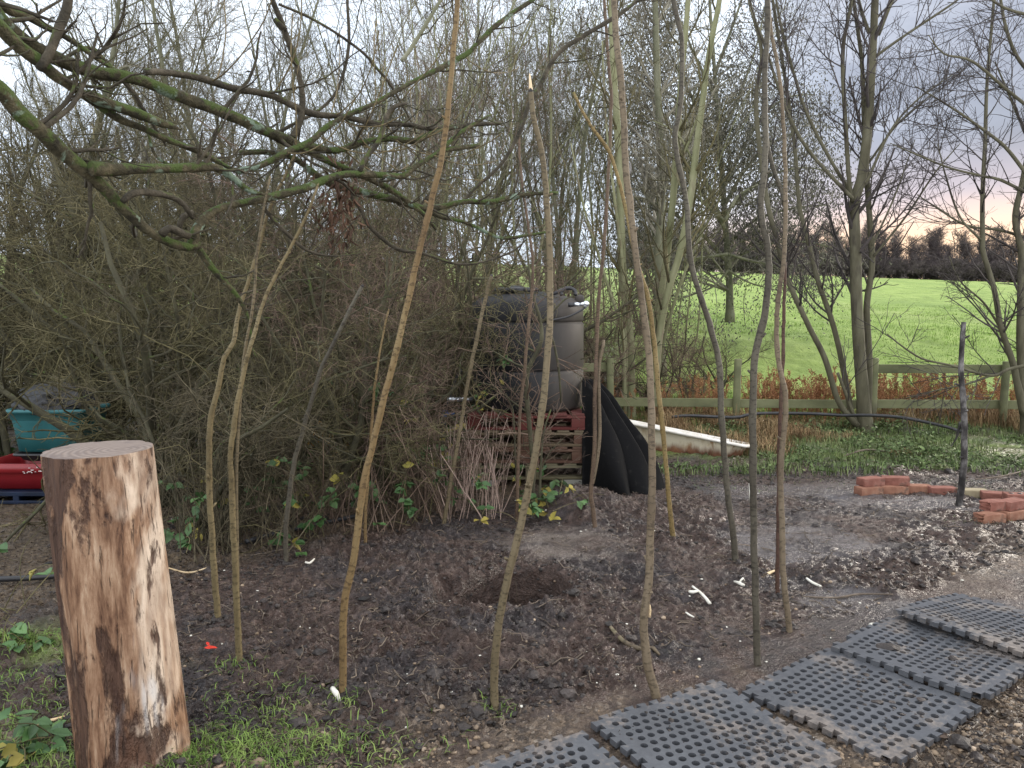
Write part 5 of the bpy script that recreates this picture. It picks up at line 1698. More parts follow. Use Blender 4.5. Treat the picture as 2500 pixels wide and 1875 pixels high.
T2 = 10.4
root, _ = traced_tree('pale_stem_tree', 'clump of smooth pale green trunks fanning up behind the tank', 'tree', [
    ([(1540, 1030), r3(285, 1640), r3(250, 1300), r3(240, 900), r3(225, 600), r3(205, 300), r3(198, 0), (1490, -200)], [25, 22, 20, 18, 17, 15, 13, 9], T2),
    ([(1590, 1035), r3(410, 1640), r3(440, 1420), r3(475, 1200), r3(512, 800), r3(530, 500), r3(552, 250), r3(572, 0), (1690, -150)], [22, 19, 18, 17, 16, 15, 13, 12, 8], T2 + .25),
    ([(1592, 1030), r3(432, 1640), r3(475, 1420), r3(530, 1240), r3(585, 950), r3(612, 720), r3(640, 520), r3(660, 350), r3(690, 180), r3(725, 0), (1775, -140)], [22, 18, 17, 17, 17, 16, 15, 14, 13, 12, 8], T2 - .15),
    ([(1525, 1020), r3(255, 1650), r3(215, 1500), r3(172, 1370), r3(120, 1200), r3(60, 1000), r3(0, 700)], [11, 9, 8, 7, 6, 5, 3], T2 - .2),
    ([(1523, 1010), (1528, 900), (1524, 780), (1520, 650), (1500, 480), (1480, 300), (1470, 100)], [13, 11, 9, 8, 7, 5, 3], T2 - .1),
    ([r3(585, 960), r3(520, 860), r3(580, 680), r3(620, 560)], [8, 7, 6, 4], T2),
    ([r3(600, 800), r3(540, 680), r3(470, 620), r3(400, 590)], [5, 5, 3, 2], T2),
    ([(1600, 1000), (1612, 880), (1640, 760), (1690, 620), (1760, 480)], [9, 8, 7, 6, 4], T2 + .3),
], 'bark_pale', 'twig_olive', (70, 330, 900), 47, .14, ((.5, 1.5), (.2, .7), (.08, .25)), trange=(.2, .95), ang=(20, 55))
root, _ = traced_tree('dark_trunk_tree', 'straight dark trunk standing behind the pale green clump', 'tree', [
    ([(1612, 900), r3(430, 1300), r3(440, 1000), r3(436, 700), r3(420, 350), r3(410, 0), (1590, -150)], [26, 22, 20, 19, 16, 13, 9], 14.0),
], 'bark_far', 'twig_grey', (50, 380, 1600), 49, .10, ((.8, 2.2), (.3, .9), (.12, .4)), trange=(.3, .98), ang=(30, 65))

# ---- the tree that still holds dark dry leaves
Yl = 19.0
root, tw = traced_tree('leafy_tree', 'broad dark crowned tree still holding drooping dry leaves at the field corner', 'tree', [
    ([(1782, 772), (1781, 700), (1778, 640), (1772, 560), (1765, 460), (1755, 330), (1745, 180), (1735, 40), (1725, -120)], [20, 17, 16, 14, 13, 11, 9, 7, 4], Yl),
    ([(1778, 640), (1700, 560), (1600, 500), (1500, 470)], [10, 8, 6, 3], Yl), ([(1775, 600), (1840, 540), (1930, 510), (2020, 500)], [9, 7, 5, 3], Yl + .6),
    ([(1765, 460), (1850, 300), (1920, 240), (1990, 230)], [9, 7, 5, 2], Yl + .4), ([(1770, 520), (1860, 440), (1950, 410), (2040, 420)], [9, 7, 5, 2], Yl - .6), ([(1776, 640), (1860, 600), (1960, 590), (2050, 610)], [8, 6, 4, 2], Yl),
    ([(1772, 560), (1660, 400), (1560, 380), (1480, 390)], [9, 7, 5, 2], Yl + .4), ([(1745, 180), (1790, 60), (1830, -60)], [8, 6, 4], Yl + .2), ([(1778, 660), (1740, 700), (1690, 720), (1630, 740)], [6, 5, 3, 2], Yl - .8), ([(1778, 660), (1830, 690), (1900, 710)], [6, 4, 2], Yl - .8),
    ([(1770, 560), (1710, 420), (1620, 330), (1540, 290)], [10, 8, 5, 3], Yl - .8), ([(1768, 500), (1830, 400), (1900, 340), (1960, 320)], [9, 7, 5, 2], Yl - .5),
    ([(1760, 400), (1700, 260), (1640, 140), (1590, 20)], [9, 7, 5, 3], Yl + .5), ([(1755, 350), (1810, 220), (1850, 100), (1870, 0)], [8, 6, 4, 3], Yl),
    ([(1776, 620), (1700, 630), (1620, 640), (1560, 660)], [8, 6, 4, 2], Yl - 1.2), ([(1776, 620), (1850, 640), (1930, 650), (1990, 640)], [8, 6, 4, 2], Yl - 1.),
    ([(1770, 540), (1800, 480), (1850, 450)], [8, 6, 3], Yl - 2.2), ([(1770, 540), (1700, 480), (1650, 430)], [8, 6, 3], Yl - 2.0),
    ([(1750, 330), (1650, 240), (1530, 180), (1450, 130)], [7, 6, 4, 2], Yl - .3), ([(1750, 250), (1690, 120), (1640, 0), (1600, -100)], [7, 5, 4, 2], Yl - .8),
], 'bark_far', 'twig_grey', (300, 1700, 4500), 53, -.02, ((.8, 2.3), (.35, 1.0), (.12, .4)), trange=(.08, 1), ang=(30, 75), rmin=(.008, .005, .003))
rng = np.random.default_rng(54)
M['leaf_dark'] = pm('leaf_dark', [(.3, (.065, .066, .048)), (.55, (.115, .11, .085)), (.75, (.17, .15, .12))], 2.5, 3, bump=0, var=.45, rough=.6)
ends = np.concatenate([tw[2][0][:, -1], tw[2][0][:, 2], tw[1][0][:, -1]])
n = 62000
C = ends[rng.integers(0, len(ends), n)] + rng.normal(size=(n, 3)) * .38
keep = (fbm(C[:, 0] * 1.0, C[:, 2] * 1.3 + C[:, 1] * .4, .9, 3, 56) > .42)
C = C[keep]
n = len(C)
mb = MB()
mb.leaves(C, rng.normal(size=(n, 3)) * .55 - [0, 0, .9], rng.normal(size=(n, 3)), rng.uniform(.05, .10, n), rng.uniform(.018, .036, n), .35)
tag(mb.build('leaves', M['leaf_dark'], root), kind='stuff')

# ---- hawthorn sapling with a mossy stem and thorny twigs in front of the tank
Y5 = 5.75
root, _ = traced_tree('hawthorn_sapling', 'crooked mossy hawthorn stem with thorny bare twigs in front of the tank', 'bush', [
    ([(1298, 1275), (1296, 1225), (1302, 1150), (1296, 1080), (1290, 1010), (1285, 950), (1290, 900), (1308, 865), (1322, 830), (1320, 785), (1308, 745), (1296, 700), (1290, 640)], [17, 14, 12, 11, 12, 11, 11, 11, 10, 8, 7, 6, 4], Y5),
    ([(1310, 860), (1270, 840), (1230, 790), (1190, 770), (1140, 780)], [6, 5, 4, 3, 2], Y5 + .1), ([(1290, 900), (1240, 880), (1190, 850), (1150, 860)], [6, 4, 3, 2], Y5 - .1),
    ([(1346, 820), (1355, 850), (1364, 900), (1368, 950), (1370, 985)], [6, 6, 6, 5, 3], Y5 + .15), ([(1320, 790), (1350, 760), (1380, 730), (1400, 722)], [6, 5, 4, 2], Y5),
    ([(1292, 1010), (1250, 980), (1200, 940), (1150, 930)], [5, 4, 3, 2], Y5), ([(1315, 1240), (1320, 1150), (1326, 1060), (1345, 1000)], [7, 6, 5, 3], Y5 - .1), ([(1318, 1150), (1345, 1100), (1375, 1070)], [4, 3, 2], Y5 - .1),
    ([(1290, 960), (1240, 1000), (1200, 1030)], [4, 3, 2], Y5 + .1), ([(1270, 1275), (1260, 1150), (1252, 1000), (1235, 960)], [6, 5, 4, 3], Y5 + .05),
], 'bark_hedge', 'twig_red', (90, 300, 600), 59, .02, ((.15, .5), (.06, .25), (.02, .08)), trange=(.3, 1), ang=(35, 85), rmin=(.0024, .0015, .0010))
# ---- pinkish dead canes left of the sapling
def canes(label, px0, px1, py, n, h, seed, mt, grp, lean=.12, spread_y=.25):
    rng = np.random.default_rng(seed)
    K = 7
    st = np.zeros((n, K, 3))
    for k in range(n):
        g = G(rng.uniform(px0, px1), py)
        st[k, 0] = g + [0, rng.uniform(-spread_y, spread_y), -.02]
    d = np.stack([rng.normal(size=n) * lean, rng.normal(size=n) * lean, np.ones(n)], 1)
    L = rng.uniform(.4, 1.0, n) * h
    for k in range(1, K):
        d = d + rng.normal(size=(n, 3)) * .07
        d /= np.linalg.norm(d, axis=1, keepdims=True)
        st[:, k] = st[:, k - 1] + d * (L / (K - 1))[:, None]
    sr = rng.uniform(.0025, .0048, n)[:, None] * np.linspace(1, .5, K)
    a = spawn(rng, st, sr, n * 2, (.3, 1), (.1 * h, .35 * h), (20, 55), 5, .02, .12, .6, .0016, .5)
    c = st[:, 0].mean(0)
    root = thing('cane_clump', label, 'canes', c, grp)
    mb = MB()
    mb.tubes(st, sr, 6)
    tag(mb.build('stems', M[mt], root), kind='stuff')
    mb = MB()
    mb.tubes(*a, 4)
    tag(mb.build('side_twigs', M[mt], root), kind='stuff')


canes('dense pale pinkish dead canes in front of the left end of the pallets', 1100, 1225, 1258, 58, .85, 61, 'cane', 'dead canes', .2)
canes('thin reddish dead canes left of the pallets under the blue tap', 1000, 1110, 1262, 34, .95, 62, 'twig_red', 'dead canes', .2)
canes('tangled dead canes at the foot of the thicket behind the long orange brown pole', 740, 980, 1285, 60, .8, 63, 'twig_red', 'dead canes', .5)
canes('brown dead stalks rising behind the upright log', 400, 560, 1345, 46, .85, 64, 'twig_dark', 'dead canes', .4)
canes('bent brown stalks between the two left poles and the short dark pole', 560, 740, 1325, 54, .8, 65, 'twig_dark', 'dead canes', .5)

# ---- brambles with leaves along the foot of the thicket
M['bramble'] = pm('bramble', [(.3, (.025, .065, .018)), (.5, (.055, .12, .035)), (.72, (.10, .18, .06))], 7, 4, bump=.2, var=.35, rough=.5, spec=.4)
M['leaf_yellow'] = pm('leaf_yellow', [(.3, (.17, .16, .03)), (.7, (.32, .26, .06))], 8, 3, bump=.1, var=.3, rough=.6)
M['leaf_orange'] = pm('leaf_orange', [(.3, (.45, .22, .03)), (.7, (.62, .36, .06))], 8, 3, bump=.1, var=.3, rough=.6)


def bramble(label, px, py, seed, r=.3, h=.45, nl=26, yellow=.15, stem_mt='twig_olive', Ls=(.045, .085)):
    rng = np.random.default_rng(seed)
    g = G(px, py)
    root = thing('bramble', label, 'bramble', g, 'bramble plants')
    n, K = 7, 9
    st = np.zeros((n, K, 3))
    st[:, 0] = g + rng.normal(size=(n, 3)) * [.05, .05, 0]
    d = np.stack([rng.normal(size=n) * .6, rng.normal(size=n) * .6, np.ones(n)], 1)
    for k in range(1, K):
        d = d + rng.normal(size=(n, 3)) * .1 - [0, 0, .16]
        d /= np.linalg.norm(d, axis=1, keepdims=True)
        st[:, k] = st[:, k - 1] + d * (rng.uniform(.7, 1.3, n) * h * 1.6 / (K - 1))[:, None]
    st[..., 2] = np.maximum(st[..., 2], g[2] + .015)
    mb = MB()
    mb.tubes(st, np.full((n, K), .0028) * np.linspace(1, .6, K), 5)
    tag(mb.build('stems', M[stem_mt], root), kind='stuff')
    for nm, mt, cnt in (('leaves', 'bramble', int(nl * (1 - yellow))), ('yellow_leaves', 'leaf_yellow', max(1, int(nl * yellow)))):
        mb = MB()
        i, k = rng.integers(0, n, cnt), rng.integers(2, K, cnt)
        C0 = st[i, k]
        for j in range(3):
            U = rng.normal(size=(cnt, 3)) * [1, 1, .35] + [0, -.3, -.1]
            mb.leaves(C0 + rng.normal(size=(cnt, 3)) * .006, U, rng.normal(size=(cnt, 3)) * .35 + [0, -.5, .9], rng.uniform(*Ls, cnt), rng.uniform(Ls[0] * .7, Ls[1] * .75, cnt), .12)
        tag(mb.build(nm, M[mt], root), kind='stuff')


for k, (px, py, r_, h_, nl, yl, lab) in enumerate([
    (770, 1318, .3, .35, 20, .08, 'green bramble sprawling on the mud between short dark pole and orange brown pole'),
    (625, 1300, .3, .6, 22, .2, 'bramble with yellowing leaves behind the doubled tan pole'),
    (700, 1290, .3, .55, 16, .15, 'bramble with a few green leaves behind the short dark pole'),
    (480, 1340, .3, .5, 18, .3, 'bramble with yellow leaves just right of the upright log'),
    (1010, 1278, .3, .35, 14, .1, 'small bramble on straw near the foot of the thin dark brown pole'),
    (1180, 1255, .2, .3, 12, .1, 'small green seedling leaves among the pale canes'),
    (1318, 1262, .2, .22, 26, .4, 'low yellow green leafy sprig at the foot of the sapling'),
    (1350, 1240, .2, .2, 10, .0, 'low green leaves beside the dirt mound'),
    (1075, 1215, .3, .75, 60, .45, 'leafy yellow green bramble under the blue tap'),
    (1090, 1150, .3, 1.0, 50, .3, 'tall leafy bramble behind the blue tap'),
    (70, 1845, .25, .10, 6, .0, 'dark green bramble at the left of the log foot'),
    (165, 1815, .2, .14, 8, .0, 'dull grey green leafy weed touching the foot of the log'),
    (25, 1590, .25, .10, 7, .0, 'small bright leafy weed on the soil at the left picture edge'),
    (30, 1500, .25, .4, 5, .3, 'tall thin bramble in front of the black pipe at the left edge'),
]):
    bramble(lab, px, py, 700 + k, r_, h_, nl, yl)
# bright autumn leaves seen through the thicket
rng = np.random.default_rng(81)
root = thing('field_maple', 'small shrub with bright orange yellow leaves glimpsed through the thicket', 'bush', (-1.15, 8.6, 0))
wd_, fn_ = hawthorn(2100, 1.2, nt=(10, 40, 150, 100), stems=3)
mb = MB()
for p_, r_, n_ in wd_ + fn_:
    mb.tubes(p_ + LOC[root.name], r_, n_)
mb.build('trunk', M['bark_hedge'], root)
n = 240
C = np.array([P(x, y, 7.9) for x, y in zip(rng.normal(800, 62, n), rng.normal(1058, 16, n))]) + rng.normal(size=(n, 3)) * [.0, .25, 0]
mb = MB()
mb.leaves(C, rng.normal(size=(n, 3)) - [0, 0, .5], rng.normal(size=(n, 3)) - [0, 1.0, 0], rng.uniform(.04, .07, n), rng.uniform(.03, .05, n), .15)
tag(mb.build('leaves', M['leaf_orange'], root), kind='stuff')

# ---- green ivy and weeds low in the thicket, and in the strip before the fence
rng = np.random.default_rng(82)
M['weed'] = pm('weed', [(.3, (.045, .075, .022)), (.48, (.085, .125, .042)), (.6, (.13, .165, .065)), (.74, (.17, .145, .08))], 4, 5, bump=0, var=.55, rough=.6)
n = 16000
Y = rng.uniform(7.0, 9.6, n)
X = rng.uniform(.9, 6.9, n)
k = (fbm(X, Y, 2.0, 4, 83) > .47) & (Y - 7.25 > -.8 * (fbm(X, Y, 2.2, 3, 84) - .35)) & ~((X < 2.5) & (Y > 7.35) & (Y < 8.6))
X, Y = X[k], Y[k]
hgt = (.03 + .26 * sst(.42, .72, fbm(X, Y, .9, 3, 85)) * sst(7.1, 8.3, Y)) * rng.uniform(.1, 1, len(X))
Z = ground(X, Y) + hgt
n = len(X)
mb = MB()
mb.leaves(np.stack([X, Y, Z], 1), rng.normal(size=(n, 3)) * [1, 1, .4], rng.normal(size=(n, 3)) * .45 + [0, -.25, 1], np.exp(rng.normal(-3.35, .35, n)), np.exp(rng.normal(-3.75, .35, n)), .15)
tag(mb.build('weeds', M['weed']), 'low green nettles and weeds covering the bank before the fence', 'weeds', None, 'stuff')
n = 15000
Y = rng.uniform(6.0, 12, n)
X = rng.uniform(-1, .1, n) * (Y * .72)
k = (fbm(X, Y, 1.1, 3, 86) > .5) & (X < -.12 * Y)
X, Y = X[k], Y[k]
n = len(X)
Z = ground(X, Y) + rng.uniform(.0, 1, n) ** 1.7 * 1.3 * sst(.45, .65, fbm(X, Y, .8, 2, 87))
mb = MB()
mb.leaves(np.stack([X, Y, Z], 1), rng.normal(size=(n, 3)), rng.normal(size=(n, 3)) * .6 + [0, -.4, .8], rng.uniform(.03, .06, n), rng.uniform(.022, .04, n), .15)
M['ivy'] = pm('ivy', [(.3, (.02, .05, .015)), (.5, (.05, .11, .028)), (.74, (.13, .20, .045))], 1.4, 4, bump=0, var=.4, rough=.5)
tag(mb.build('ivy', M['ivy']), 'ivy and low green leaves on the thicket floor', 'ivy', None, 'stuff')


# ---- grass
def grass(name, label, X, Y, h, wd_, mt, seed, bend=(.2, .9)):
    rng = np.random.default_rng(seed)
    n = len(X)
    a = rng.uniform(0, 6.28, n)
    mb = MB()
    mb.blades(np.stack([X, Y, ground(X, Y) - .006], 1), np.stack([np.cos(a), np.sin(a), a * 0], 1), h * rng.uniform(.5, 1.2, n), wd_ * rng.uniform(.7, 1.3, n), rng.uniform(*bend, n))
    tag(mb.build(name, M[mt]), label, 'grass', None, 'stuff')


M['grass_near'] = pm('grass_near', [(.3, (.07, .13, .022)), (.5, (.14, .22, .045)), (.72, (.26, .31, .10))], 4, 3, bump=0, var=.35, rough=.6)
M['grass_strip'] = pm('grass_strip', [(.3, (.06, .10, .028)), (.5, (.105, .15, .045)), (.66, (.17, .20, .08)), (.8, (.22, .19, .11))], 3, 4, bump=0, var=.45, rough=.6)
M['grass_field'] = pm('grass_field', [(.3, (0.154, 0.246, 0.044)), (.5, (0.231, 0.347, 0.075)), (.72, (0.319, 0.437, 0.121))], 1.2, 4, bump=0, var=.3, rough=.7)
rng = np.random.default_rng(90)
gx, gy = [], []
for px, py, sx_, sy_, n in [(90, 1868, .20, .10, 900), (650, 1850, .20, .10, 900), (740, 1830, .22, .07, 500), (470, 1860, .10, .07, 420), (600, 1790, .13, .10, 240), (680, 1720, .14, .10, 200), (40, 1570, .12, .06, 500), (20, 1760, .14, .10, 320), (850, 1715, .05, .03, 50), (1208, 1728, .04, .03, 45), (570, 1630, .05, .04, 60), (30, 1660, .2, .1, 320)]:
    g = g0(px, py)
    gx.append(rng.normal(g[0], sx_, n))
    gy.append(rng.normal(g[1], sy_, n))
X, Y = np.concatenate(gx), np.concatenate(gy)
grass('grass', 'tufts of green grass in the near left corner round the log', X, Y, .05, .0038, 'grass_near', 91, (.5, 1.3))
n = 26000
Y = rng.uniform(6.9, 10.6, n)
X = rng.uniform(.7, 7.6, n)
k = fbm(X, Y, 1.3, 3, 92) + .25 * sst(7, 9, Y) > .50
k &= ~((X < 2.4) & (Y > 7.4) & (Y < 8.5))
grass('grass', 'dark green grass on the bank between mud and fence', X[k], Y[k], .10 * (1 + .6 * (fbm(X[k], Y[k], .9, 2, 93) > .55)), .006, 'grass_strip', 94)
n = 70000
Y = 10.3 + (rng.uniform(0, 1, n) ** 1.7) * 22
X = rng.uniform(.02, .78, n) * Y + .3
k = (fbm(X, Y, .7, 3, 95) > .33) & (np.hypot((X - 5.2) / 3.6, (Y - 17) / 5) > .8)
grass('grass', 'bright green grass of the field beyond the fence', X[k], Y[k], .055 + .05 * (fbm(X[k], Y[k], .9, 2, 96) > .55), .012, 'grass_field', 97)
n = 2600
Y = rng.uniform(5.3, 7.3, n)
X = rng.uniform(1.5, 5.0, n)
k = fbm(X, Y, 1.5, 3, 98) > .56
grass('grass', 'thin scrubby grass on the mud near the bricks', X[k], Y[k], .03, .004, 'grass_strip', 99, (.8, 1.5))

# ---- orange brown dock stalks behind the fence
M['dock'] = pm('dock', [(.3, (.20, .085, .04)), (.5, (.35, .175, .085)), (.75, (.48, .30, .16))], 6, 3, bump=0, var=.35, rough=.9)
DG = 'orange brown dock stalks along the fence'
DL = 'dry orange brown dock stalk with crumbly seed heads behind the fence'
proto = []
for k in range(3):
    rng = np.random.default_rng(1100 + k)
    root = thing('dock_plant', DL, 'dock plant', (0, 0, 0), DG)
    n, K = 5, 6
    st = np.zeros((n, K, 3))
    st[:, 0, :2] = rng.normal(size=(n, 2)) * .05
    d = np.stack([rng.normal(size=n) * .14, rng.normal(size=n) * .14, np.ones(n)], 1)
    for j in range(1, K):
        d = d + rng.normal(size=(n, 3)) * .07
        d /= np.linalg.norm(d, axis=1, keepdims=True)
        st[:, j] = st[:, j - 1] + d * (rng.uniform(.7, 1.1, n) * .75 / (K - 1))[:, None]
    sr = np.full((n, K), .005) * np.linspace(1, .5, K)
    a = spawn(rng, st, sr, 26, (.35, 1), (.08, .25), (18, 42), 4, .05, .08, .7, .003, .6)
    mb = MB()
    mb.tubes(st, sr, 5)
    mb.tubes(*a, 4)
    mb.build('stalk', M['dock'], root)
    n = 420
    i = rng.integers(0, len(a[0]), n)
    tt = rng.uniform(0, 1, n)
    q_ = a[0][i]
    f = tt * 3
    j = np.minimum(f.astype(int), 2)
    C = q_[np.arange(n), j] + (q_[np.arange(n), j + 1] - q_[np.arange(n), j]) * (f - j)[:, None] + rng.normal(size=(n, 3)) * .008
    mb = MB()
    mb.leaves(C, rng.normal(size=(n, 3)), rng.normal(size=(n, 3)), rng.uniform(.012, .026, n), rng.uniform(.010, .02, n), .3)
    tag(mb.build('seed_heads', M['dock'], root), kind='stuff')
    proto.append(root)
rng = np.random.default_rng(1110)
spots = []
for c0, n in ((1890, 6), (1945, 6), (1965, 5), (2010, 6), (2150, 7), (2185, 6), (2225, 8), (2260, 5), (2390, 6), (2410, 4), (1625, 5), (1515, 4), (1840, 6), (2060, 6), (2310, 5), (1700, 5), (1760, 5), (1920, 5), (2350, 5), (2450, 6), (1985, 4)):
    for _ in range(n):
        spots.append((c0 + rng.normal() * 16, rng.uniform(9.9, 11.0)))
for k, (px, Y) in enumerate(spots):
    o = proto[k] if k < 3 else None
    loc = ((px - CX) / F * Y, Y)
    s_ = rng.uniform(.55, 1.0)
    if o is None:
        copy_thing(proto[k % 3], DL, loc, rng.uniform(0, 6.28), s_)
    else:
        place(o, loc, rng.uniform(0, 6.28), s_)

# ---- dead grass and fern round the fence
M['dead_grass'] = pm('dead_grass', [(.3, (.13, .075, .038)), (.5, (.25, .165, .085)), (.72, (.36, .28, .15))], 2, 3, bump=0, var=.4, rough=.9)
rng = np.random.default_rng(1120)
n = 34000
Y = rng.uniform(7.8, 11.2, n)
X = rng.uniform(.02, .76, n) * Y
k = fbm(X, Y, 1.2, 3, 1121) + .12 * np.exp(-((Y - 9.6) / .8) ** 2) > .53
X, Y = X[k], Y[k]
grass('dead_grass', 'brown dead grass and withered stalks along the fence', X, Y, (.14 + .22 * sst(.45, .7, fbm(X, Y, .8, 2, 1122))) * (.45 + .55 * sst(8.2, 9.6, Y)), .007, 'dead_grass', 1123, (.2, 1.1))

# ---- litter: brown leaves, clods, straw, chips, sticks
M['litter'] = pm('litter', [(.3, (.022, .015, .012)), (.5, (.055, .039, .029)), (.74, (.13, .095, .068))], 5, 3, bump=0, var=.7, rough=.75)
rng = np.random.default_rng(120)
n = 60000
Y = 2.0 + rng.uniform(0, 1, n) ** 1.4 * 6.2
X = rng.uniform(-.80, .80, n) * Y
pk = fbm(X, Y, 1.3, 3, 121)
left = sst(-.2, .5, (Y - (5.6 + .86 * np.minimum(X, 0))))
k = (rng.random(n) < np.clip(.22 + 1.0 * sst(.5, .65, pk) * .5 + left * .6, 0, 1)) & (slabmask(X, Y) < .35) & ((matmask(X, Y) < .5) | (X < .1) | (rng.random(n) < .10))
X, Y = X[k], Y[k]
n = len(X)
mb = MB()
mb.leaves(np.stack([X, Y, ground(X, Y) + rng.uniform(.002, .014, n)], 1), rng.normal(size=(n, 3)) * [1, 1, .3], rng.normal(size=(n, 3)) * .35 + [0, 0, 1], np.exp(rng.normal(-4.25, .45, n)), np.exp(rng.normal(-4.85, .4, n)), .25)
tag(mb.build('leaf_litter', M['litter']), 'brown rotting leaf litter trodden into the mud', 'leaf litter', None, 'stuff')
# clods
M['clod'] = pm('clod', [(.3, (.014, .011, .010)), (.55, (.040, .032, .029)), (.75, (.085, .07, .064))], 14, 5, bump=.8, bscale=90, var=.4, rough=.55, spec=.4)
rng = np.random.default_rng(130)
b = bmesh.new()
bmesh.ops.create_icosphere(b, subdivisions=2, radius=1)
b.verts.index_update()
iv = np.array([v.co[:] for v in b.verts])
it = np.array([[v.index for v in f.verts] for f in b.faces])
b.free()
n = 22000
Y = 2.1 + rng.uniform(0, 1, n) ** 1.3 * 5.2
X = rng.uniform(-.62, .75, n) * Y
dens = .22 + .8 * sst(.48, .62, fbm(X, Y, 1.1, 3, 131)) + .9 * np.exp(-((er(X, Y, HOLE) - 1.35) / .4) ** 2)
feet = np.array([LOC[o.name] for o in COL.objects if o.get('category') == 'pole'])
fi = rng.integers(0, len(feet), 900)
X = np.concatenate([X, feet[fi, 0] + rng.normal(0, .045, 900)])
Y = np.concatenate([Y, feet[fi, 1] + rng.normal(0, .045, 900)])
n = len(X)
dens = np.concatenate([dens, np.full(900, 2.)])
k = (rng.random(n) < dens) & (slabmask(X, Y) < .3) & (matmask(X, Y) < .45) & (er(X, Y, HOLE) > .85)
X, Y = X[k], Y[k]
n = len(X)
sz = np.exp(rng.normal(-5.05, .50, n))
V = iv[None] * (1 + .5 * (rng.random((n, len(iv), 1)) - .5)) * sz[:, None, None] * (rng.uniform(.7, 1.5, (n, 1, 3)) * [1, 1, .62])
V = V + np.stack([X, Y, ground(X, Y) + sz * .10], 1)[:, None]
mb = MB()
mb.add(V.reshape(-1, 3), tris=(it[None] + (np.arange(n) * len(iv))[:, None, None]).reshape(-1, 3))
tag(mb.build('mud_clods', M['clod'], smooth=False), 'dark clods and crumbs of churned mud', 'mud', None, 'stuff')
# lumps of mud trodden onto the mats
Vs, Ts, cnt = [], [], 0
for (c, A, B, hz, tx, ty, kk) in MATP:
    n = 90
    cl_ = rng.uniform(-.24, .24, (9, 2))
    q_ = cl_[rng.integers(0, 9, n)] + rng.normal(0, .055, (n, 2))
    q_ = q_[(np.abs(q_) < .28).all(1)]
    n = len(q_)
    zt = .012 * (fbm(q_[:, 0] + kk * 3, q_[:, 1], 4, 2, 400 + kk) - .5) * 2 + tx * q_[:, 1] / .28 + ty * q_[:, 0] / .28
    sz = np.exp(rng.normal(-5.6, .5, n))
    ctr = c + q_[:, :1] * A - q_[:, 1:2] * B + (zt + sz * .1)[:, None] * np.array([0, 0, 1])
    V = iv[None] * (1 + .5 * (rng.random((n, len(iv), 1)) - .5)) * sz[:, None, None] * (rng.uniform(.7, 1.7, (n, 1, 3)) * [1, 1, .45]) + ctr[:, None]
    Vs.append(V.reshape(-1, 3))
    Ts.append((it[None] + (cnt + np.arange(n) * len(iv))[:, None, None]).reshape(-1, 3))
    cnt += n * len(iv)
mb = MB()
mb.add(np.concatenate(Vs), tris=np.concatenate(Ts))
tag(mb.build('mud_lumps', M['clod'], smooth=False), 'lumps of mud trodden onto the rubber mats', 'mud', None, 'stuff')
# gravel at the near edge
M['gravel'] = pm('gravel', [(.3, (.10, .07, .05)), (.5, (.21, .155, .105)), (.75, (.36, .29, .22))], 6, 3, bump=.3, var=.5, rough=.8)
n = 16000
Y = rng.uniform(2.0, 4.4, n)
X = rng.uniform(-.45, .82, n) * Y
vv = -(X - .71) * math.sin(MATS_ANG) + (Y - 2.70) * math.cos(MATS_ANG)
pr = np.clip((1 - sst(-.30, .0, vv + .2)) * (X > .2) + (1 - sst(2.5, 2.8, Y + .3 * (fbm(X, Y, 3, 2, 141) - .5) - .2 * np.clip(X, -.5, 3))) + .05, 0, 1)
k = (rng.random(n) < pr) & (np.abs(vv + .02) > .30)
X, Y = X[k], Y[k]
n = len(X)
sz = np.exp(rng.normal(-5.35, .40, n))
V = iv[None] * (1 + .35 * (rng.random((n, len(iv), 1)) - .5)) * sz[:, None, None] * (rng.uniform(.7, 1.4, (n, 1, 3)) * [1, 1, .7])
V = V + np.stack([X, Y, ground(X, Y) + sz * .2], 1)[:, None]
mb = MB()
mb.add(V.reshape(-1, 3), tris=(it[None] + (np.arange(n) * len(iv))[:, None, None]).reshape(-1, 3))
tag(mb.build('gravel', M['gravel']), 'brown gravel and small stones beside the rubber mats', 'gravel', None, 'stuff')
# pale chips
n = 170
Y = 2.2 + rng.uniform(0, 1, n) ** 1.3 * 4.5
X = rng.uniform(-.55, .62, n) * Y
sz = rng.uniform(.0025, .0065, n)
V = iv[None] * sz[:, None, None] * (rng.uniform(.5, 1.7, (n, 1, 3)) * [1, 1, .5])
V = V + np.stack([X, Y, ground(X, Y) + sz * .8], 1)[:, None]
mb = MB()
mb.add(V.reshape(-1, 3), tris=(it[None] + (np.arange(n) * len(iv))[:, None, None]).reshape(-1, 3))
tag(mb.build('wood_chips', M['peeled']), 'tiny pale wood chips strewn over the mud', 'wood chips', None, 'stuff')
# straw and twigs on the ground
n = 2200
Y = 2.2 + rng.uniform(0, 1, n) ** 1.2 * 5.0
X = rng.uniform(-.62, .72, n) * Y
k = (matmask(X, Y) < .5)
X, Y = X[k], Y[k]
n = len(X)
K = 5
a = rng.uniform(0, 6.28, n)
st = np.zeros((n, K, 3))
L = np.exp(rng.normal(-2.9, .6, n))
for j in range(K):
    st[:, j, 0] = X + np.cos(a) * L * (j / (K - 1) - .5) + rng.normal(size=n) * .006
    st[:, j, 1] = Y + np.sin(a) * L * (j / (K - 1) - .5) + rng.normal(size=n) * .006
    st[:, j, 2] = ground(st[:, j, 0], st[:, j, 1]) + .005 + rng.uniform(0, .008, n)
mb = MB()
mb.tubes(st, np.repeat(rng.uniform(.0012, .0032, n)[:, None], K, 1), 5)
tag(mb.build('twig_litter', M['stick']), 'thin broken twigs and straw scattered on the mud', 'twigs', None, 'stuff')


